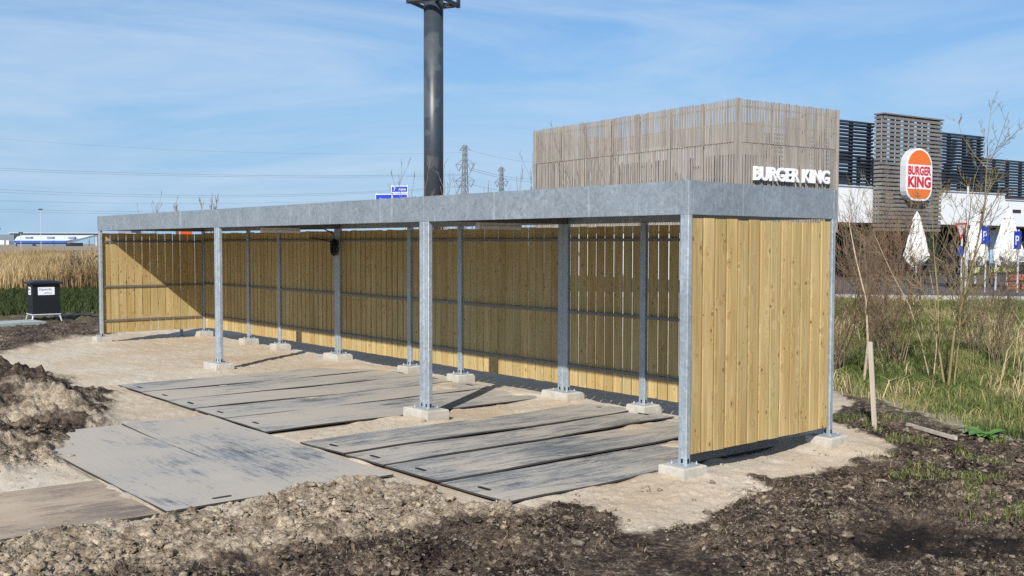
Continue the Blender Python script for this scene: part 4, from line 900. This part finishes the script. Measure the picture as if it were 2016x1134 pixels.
# ------------------------------------------------------------------ far left: grandstand, trailer, low buildings, tree line
fx = (at(190, 486, 250)-at(0, 486, 250)); fx = fx/np.linalg.norm(fx); frz = math.atan2(fx[1], fx[0])
fo = at(0, 486, 250); U = 250/FPX   # metres per photo pixel there
gs = empty("grandstand", (fo[0], fo[1], -0.2), frz, label="far white and blue grandstand building with a sloping roof", cat="grandstand")
def fz(y): return (481-y)*U+CAM[2]+0.2
def fb(name, x0, x1, y0, y1, d0, d1, mat, par=None): return MB().box(x0*U, x1*U, d0, d1, fz(y1), fz(y0)).build(name, mat, par or gs, local=True)
m = MB(); xa, xb = 52*U, 152*U
m.v = [(xa, -6, fz(475.5)), (xb, -6, fz(475.5)), (172*U, 4, fz(465)), (20*U, 4, fz(465)), (xa, -6, fz(476.3)), (xb, -6, fz(476.3)), (172*U, 4, fz(465.8)), (20*U, 4, fz(465.8))]
m.f = [(0, 1, 2, 3), (7, 6, 5, 4), (0, 4, 5, 1), (1, 5, 6, 2), (2, 6, 7, 3), (3, 7, 4, 0)]; m.m = [0]*6; m.build("roof", G["stand_white"], gs, local=True)
fb("blue_fascia", 52, 152, 475.8, 480, -6.2, -5.9, G["stand_blue"]); fb("wall", 54, 150, 480, 486.5, -5.8, 4, G["far_wall"])
fb("wall", 0, 28, 464, 475, 0, 4, G["far_wall"])
for k in range(3): fb("roof_window", 62+k*42, 74+k*42, 468.5, 472.0, -3.2+0.01*k, -2.2, G["far_wall"])
MB().tube([(150*U, -5.5, fz(480)), (174*U, 3, fz(466))], 0.35, 4).build("stair_beam", G["stand_white"], gs, local=True)
for x in (168, 182): fb("post", x, x+1.4, 468, 486, 2, 2.2, G["stand_white"])
fb("side_block", 176, 186, 468, 481, 3, 8, G["far_wall"])
tr = empty("trailer", (fo[0], fo[1], -0.2), frz, label="white trailer with a red nose parked before the far grandstand", cat="trailer")
fb("body", 9, 44, 475.5, 483.5, -9, -6.6, G["stand_white"], tr); fb("nose", 4, 8.9, 475.5, 484, -9, -6.6, G["sign_red"], tr); fb("side_box", 48, 53, 476, 483.5, -9, -6.6, G["stand_white"], tr)
lb = empty("low_building", (fo[0], fo[1], -0.2), frz, label="long low grey building with a pale roof edge behind the grandstand", cat="building")
fb("wall", -60, 210, 460, 466, 20, 30, G["far_wall"], lb); fb("roof_edge", -60, 210, 458.6, 459.9, 19.5, 30.5, G["sign_side"], lb)
fb("annex", 168, 196, 452, 458.5, 21, 28, G["far_wall"], lb)
for x, yt, lbl in ((38, 455, "far floodlight pole left of the grandstand centre"), (118, 418, "tall far lamp pole above the grandstand"), (18, 430, "far lamp pole near the left edge"), (80, 462, "short far pole before the grandstand")):
    e = empty("lamp_pole", (fo[0]+fx[0]*x*U, fo[1]+fx[1]*x*U, -0.2), frz, label=lbl, cat="lamp pole", group="far poles around the grandstand")
    MB().tube([(0, -10, 0), (0, -10, fz(yt))], 0.07, 5).build("pole", G["post_white"], e, local=True); MB().box(-0.4, 0.4, -10.3, -9.7, fz(yt), fz(yt)+0.25).build("lamp_head", G["louvre"], e, local=True)

# ------------------------------------------------------------------ bare trees and shrubs
def grow(segs, p, d, L, r, lvl, g, par):
    """append polylines (pts, radii, level)"""
    n = 4 if lvl < 2 else 3; pts = [p]; rad = [r]; up = Vector((0, 0, 1))
    for i in range(n):
        d = (d + Vector((g.gauss(0, 1), g.gauss(0, 1), g.gauss(0, 0.6)))*par['wob'] + up*par['up']).normalized()
        p = p+d*(L/n); pts.append(p); rad.append(max(r*(1-(i+1)/n*(0.72 if lvl else 0.80)), par['rmin']))
    segs.append((pts, rad, lvl))
    if lvl >= par['lev']: return
    k = par['nb'][min(lvl, len(par['nb'])-1)]
    for c in range(k):
        t = g.uniform(par.get('t0', 0.25), 1.0); i = min(int(t*n), n-1); q = pts[i].lerp(pts[i+1], t*n-i)
        ax = (pts[i+1]-pts[i]).normalized(); o = ax.orthogonal().normalized(); o.rotate(Matrix.Rotation(g.uniform(0, 6.283), 3, ax).to_quaternion())
        nd = (ax*math.cos(par['ang'])+o*math.sin(par['ang'])*g.uniform(0.7, 1.3)).normalized()
        grow(segs, q, nd, L*par['lr']*g.uniform(0.55, 1.15)*(1.15-0.5*t), max(rad[i]*0.55, par['rmin']), lvl+1, g, par)
def bare(name, p, H, stems, seed, label, cat, group, par, m_trunk, m_twig, spread=0.25, r0=0.03):
    g = random.Random(seed); segs = []
    e = empty(name, p, 0, label=label, cat=cat, group=group)
    for s in range(stems):
        a = g.uniform(0, 6.283); sp = spread*g.uniform(0.2, 1.0) if stems > 1 else 0.04
        grow(segs, Vector((g.gauss(0, 0.10*spread*2), g.gauss(0, 0.10*spread*2), -0.08)), Vector((math.cos(a)*sp, math.sin(a)*sp, 1)).normalized(), H*g.uniform(0.75, 1.0) if s else H, r0*g.uniform(0.6, 1.0) if s else r0, 0, g, par)
    t = MB(); c = MB()
    for pts, rad, lvl in segs: (t if lvl == 0 else c).tube(pts, rad, 5 if lvl == 0 else 3, caps=False)
    o = t.build("trunk", m_trunk, e, local=True, smooth=True); o = c.build("crown", m_twig, e, local=True); o["kind"] = "stuff"
    return e
def gh(x, y): return float(ground_at(np.array([x]), np.array([y]))[0][0])
def on(x, y): return (x, y, gh(x, y))
SAP = dict(wob=0.10, up=0.10, lev=3, nb=(13, 5, 3), ang=0.62, lr=0.42, rmin=0.0028, t0=0.2)
BUSH = dict(wob=0.14, up=0.06, lev=2, nb=(9, 4), ang=0.6, lr=0.42, rmin=0.0026, t0=0.15)
GS = "bare saplings on the grassy bank"; GB = "tangled bare shrubs beside the end wall"
bare("bare_sapling", on(-1.32, 7.33), 3.6, 3, 31, "tall many-stemmed bare sapling in the middle of the grassy bank", "tree", GS, dict(SAP, nb=(16, 6, 3), ang=0.7, lr=0.36), G["twig_y"], G["twig_y"], 0.16, 0.026)
bare("bare_sapling", on(-2.56, 7.08), 2.7, 1, 32, "slender pale-barked bare sapling close to the end wall", "tree", GS, dict(SAP, nb=(11, 4, 3)), G["bark_pale"], G["twig"], 0.2, 0.028)
bare("bare_sapling", on(-2.05, 8.2), 2.5, 2, 33, "thin pale forked sapling between the shrubs and the tall sapling", "tree", GS, dict(SAP, nb=(8, 4, 2)), G["bark_pale"], G["twig"], 0.12, 0.014)
bare("bare_sapling", on(0.35, 7.6), 2.4, 4, 34, "leaning pale-stemmed bare sapling at the right edge of the bank", "tree", GS, dict(SAP, nb=(7, 4, 2)), G["bark_pale"], G["twig_y"], 0.3, 0.012)
for k, (x, y, H, lb_) in enumerate(((-3.35, 7.5, 2.3, "dense brown shrub touching the end wall's back post"), (-3.1, 9.0, 2.6, "dense brown shrub behind the slender pale sapling"), (-4.3, 10.6, 2.7, "brown twiggy shrub in the second row behind the end wall"), (-2.9, 11.4, 2.3, "brown twiggy shrub below the white facade"), (-1.9, 10.2, 2.0, "low reddish shrub in the middle of the bank"), (-0.3, 10.6, 2.1, "olive twiggy shrub behind the tall sapling"), (-5.6, 12.4, 3.0, "tall brown shrub under the dark louvres"))):
    bare("bare_shrub", on(x, y), H, 17 if k < 2 else 11, 50+k, lb_, "shrub", GB, BUSH, G["twig"] if k % 3 else G["bark"], G["twig_r"] if k < 3 else G["twig"] if k < 5 else G["twig_y"], 0.36, 0.012)
# behind the shelter: only their tops show above the roof
GT = "bare shrubs rising behind the shelter roof"
for k, (px, D, yt, n, lb_) in enumerate(((833, 25, 318, 5, "bare twigs left of the dark mast above the roof"), (873, 25, 335, 9, "brown twig tuft right in front of the dark mast"), (945, 27, 352, 5, "bare twigs below the nearer pylon"), (1035, 26, 318, 6, "bare twigs just left of the timber block"), (1165, 29, 240, 7, "tall bare tree in front of the timber block's long side"), (1240, 29, 300, 6, "bare branches in front of the timber block, right of the tall one"), (300, 40, 388, 5, "thin bare twigs above the left end of the roof"), (985, 27, 360, 5, "bare twigs below the farther pylon"))):
    b = at(px, 481, D); H = ((481-yt)/FPX*D+CAM[2]+0.1)*0.97
    bare("bare_tree", (b[0], b[1], -0.12), H, n, 80+k, lb_, "tree", GT, dict(SAP, lev=2, nb=(5, 2), rmin=0.005, t0=0.5, up=0.14, ang=0.38, lr=0.3), G["far_twig"], G["far_twig"], 0.26, 0.02)
GF = "small far trees over the roof's left end"
for k, (px, yt, lb_) in enumerate(((352, 399, "small far bare tree, left of the pair over the roof"), (418, 394, "small far bare tree, right of the pair over the roof"))):
    b = at(px, 481, 150); H = ((481-yt)/FPX*150+CAM[2]+0.2)*1.0
    bare("far_tree", (b[0], b[1], -0.2), H, 3, 95+k, lb_, "tree", GF, dict(SAP, lev=3, nb=(16, 9, 5), rmin=0.022, t0=0.45, up=0.22, ang=0.4, lr=0.22), G["bark"], G["far_twig"], 0.25, 0.16)

# ------------------------------------------------------------------ grass, straw, reeds
def blades(name, x, y, z, h, w, lean, mat, label, seed, tint):
    g = np.random.default_rng(seed); n = len(x); a = g.uniform(0, 6.283, n); b = g.uniform(0, 6.283, n)
    wx, wy = np.cos(a)*w/2, np.sin(a)*w/2; lx, ly = np.cos(b)*lean*h, np.sin(b)*lean*h
    base = np.stack([x, y, z], -1)
    P = np.stack([base+np.stack([-wx, -wy, np.full(n, -0.02)], -1), base+np.stack([wx, wy, np.full(n, -0.02)], -1),
                  base+np.stack([0.3*lx+wx*0.8, 0.3*ly+wy*0.8, h*0.6], -1), base+np.stack([0.3*lx-wx*0.8, 0.3*ly-wy*0.8, h*0.6], -1),
                  base+np.stack([lx+wx*0.15, ly+wy*0.15, h*(1-0.3*lean)], -1), base+np.stack([lx-wx*0.15, ly-wy*0.15, h*(1-0.3*lean)], -1)], 1)
    F = np.array([[0, 1, 2, 3], [3, 2, 4, 5]]); F = (F[None]+(np.arange(n)*6)[:, None, None]).reshape(-1, 4)
    C = np.zeros((n, 6, 4)); C[..., 0] = tint[:, None]; C[..., 3] = 1
    o = np_mesh(name, P.reshape(-1, 3), F, mat, None, False, C.reshape(-1, 4), kind="stuff"); o["label"] = label; return o
def wedge(n, d0, d1, a0, a1, seed):
    g = np.random.default_rng(seed); D = np.sqrt(g.uniform(d0*d0, d1*d1, n)); A = YAW+np.radians(g.uniform(a0, a1, n)); return CAM[0]+D*np.sin(A), CAM[1]+D*np.cos(A), g
# bank at the right
x, y, g = wedge(120000, 10.5, 29.5, 15.0, 33, 201)
h, zn, ro = ground_at(x, y); s = (x-KERB1[0])*KN[0]+(y-KERB1[1])*KN[1]
pat = fbm(x, y, 0.45, 3, 300); cl = fbm(x, y, 1.6, 3, 310)
k = (zn[:, 1] > 0.5) & (s < -0.05) & (g.random(len(x)) < 0.25+0.9*np.clip(pat+0.45, 0, 1))
tint = np.clip(0.50-0.55*pat+0.18*g.standard_normal(len(x))+0.2*cl, 0, 1)
blades("bank_grass", x[k], y[k], h[k], (0.06+0.13*g.random(len(x))*np.clip(0.7+cl, 0.3, 1.5))[k], 0.011, 0.5, G["grass"], "green and yellowing grass covering the bank", 202, tint[k])
x, y, g = wedge(40000, 11.5, 27, 15.0, 33, 211); h, zn, ro = ground_at(x, y); s = (x-KERB1[0])*KN[0]+(y-KERB1[1])*KN[1]
pat = fbm(x, y, 0.6, 3, 320)
k = (zn[:, 1] > 0.5) & (s < -0.6) & (g.random(len(x)) < np.clip(-0.12+0.9*pat, 0.008, 1))
blades("dry_stalks", x[k], y[k], h[k], (0.12+0.36*g.random(len(x))**1.8)[k], 0.010, 0.75, G["straw"], "dead straw stalks among the grass on the bank", 212, np.clip(0.5+0.25*g.standard_normal(len(x)), 0, 1)[k])
# tall pale reeds at the right edge
g = np.random.default_rng(221); n = 330; cx = g.normal(0.0, 0.40, n)-0.15; cy = g.normal(0, 0.5, n)+9.0; h, _, _ = ground_at(cx, cy)
blades("tall_reeds", cx, cy, h, 0.5+0.85*g.random(n), 0.012, 0.28, G["straw"], "tall pale reeds at the right edge of the bank", 222, 0.45+0.5*g.random(n))
# sparse tufts at the soil edge
x, y, g = wedge(16000, 8.2, 12.5, 17, 31, 231); h, zn, ro = ground_at(x, y); pat = fbm(x, y, 1.4, 3, 330)
k = (zn[:, 0] > 0.35) & (x+y > 2.2) & (pat > 0.28); blades("soil_tufts", x[k], y[k], h[k], (0.03+0.07*g.random(len(x)))[k], 0.007, 0.7, G["grass"], "thin grass tufts sprouting at the soil's edge", 232, np.clip(0.45+0.2*g.standard_normal(len(x)), 0, 1)[k])
# straw and root bits over the peat
x, y, g = wedge(26000, 5.8, 10.5, -32, 32, 241); h, zn, ro = ground_at(x, y); k = (zn[:, 0] > 0.5) & (zn[:, 3] < 0.2) & (g.random(len(x)) < 0.20)
blades("straw_bits", x[k], y[k], h[k]+0.016, (0.008+0.02*g.random(len(x)))[k], 0.0035, 3.2, G["straw"], "bits of straw and root lying on the peat", 242, np.clip(0.2+0.25*g.standard_normal(len(x)), 0, 1)[k])
# left: reed bed and green bank
x, y, g = wedge(90000, 47, 130, -36, -19, 251); z = np.full(len(x), -0.13); pat = fbm(x, y, 0.10, 3, 340)
blades("reed_bed", x, y, z, 0.72+0.55*g.random(len(x))**1.5+0.5*pat, 0.034, 0.2, G["reed"], "wide tan reed bed beyond the site", 252, np.clip(0.42+0.75*fbm(x, y, 0.22, 3, 345)+0.16*g.standard_normal(len(x)), 0, 1))
x, y, g = wedge(24000, 31, 48, -36, -19, 261); h, zn, ro = ground_at(x, y); k = zn[:, 1] > 0.4
blades("ditch_grass_shaded", x[k], y[k], h[k], 0.10+0.22*g.random(k.sum()), 0.03, 0.45, G["ditch"], "grass strip in front of the reeds, slope shade put into its dark green", 262, np.clip(0.12+0.12*g.standard_normal(k.sum()), 0, 1))
for k, (px, D, lb_) in enumerate(((168, 47, "dark bare bush at the right end of the reed bed"), (150, 48, "small dark bare bush before the reeds"))):
    b = at(px, 481, D); bare("ditch_bush", (b[0], b[1], -0.13), 1.7-0.3*k, 14, 98+k, lb_, "shrub", "bare bushes before the reed bed", dict(BUSH, rmin=0.012), G["bark"], G["twig"], 0.55, 0.025)
# dock plant with broad leaves
dk = empty("dock_plant", on(0.84, 3.83), 0, label="broad-leaved green dock plant on the soil at right", cat="plant")
g = random.Random(9)
for k in range(16):
    a = g.uniform(0, 6.283); L = g.uniform(0.16, 0.32); e_ = g.uniform(0.25, 0.9); w = L*0.30; m = MB(); d = Vector((math.cos(a), math.sin(a), 0)); sd = Vector((-math.sin(a), math.cos(a), 0))
    for i in range(6):
        t = i/5; ww = w*math.sin(math.pi*(0.08+0.9*t))**0.8; c = d*(L*t)+Vector((0, 0, 0.02+L*e_*(t-0.75*t*t)))
        for q in (-1, 0, 1): m.v.append(tuple(c+sd*(ww*q)+Vector((0, 0, 0.25*ww*abs(q)))))
    for i in range(5):
        for q in (0, 1): m.f.append((i*3+q, i*3+q+1, i*3+q+4, i*3+q+3)); m.m.append(0)
    m.build("leaf", G["leaf"], dk, local=True, smooth=True)
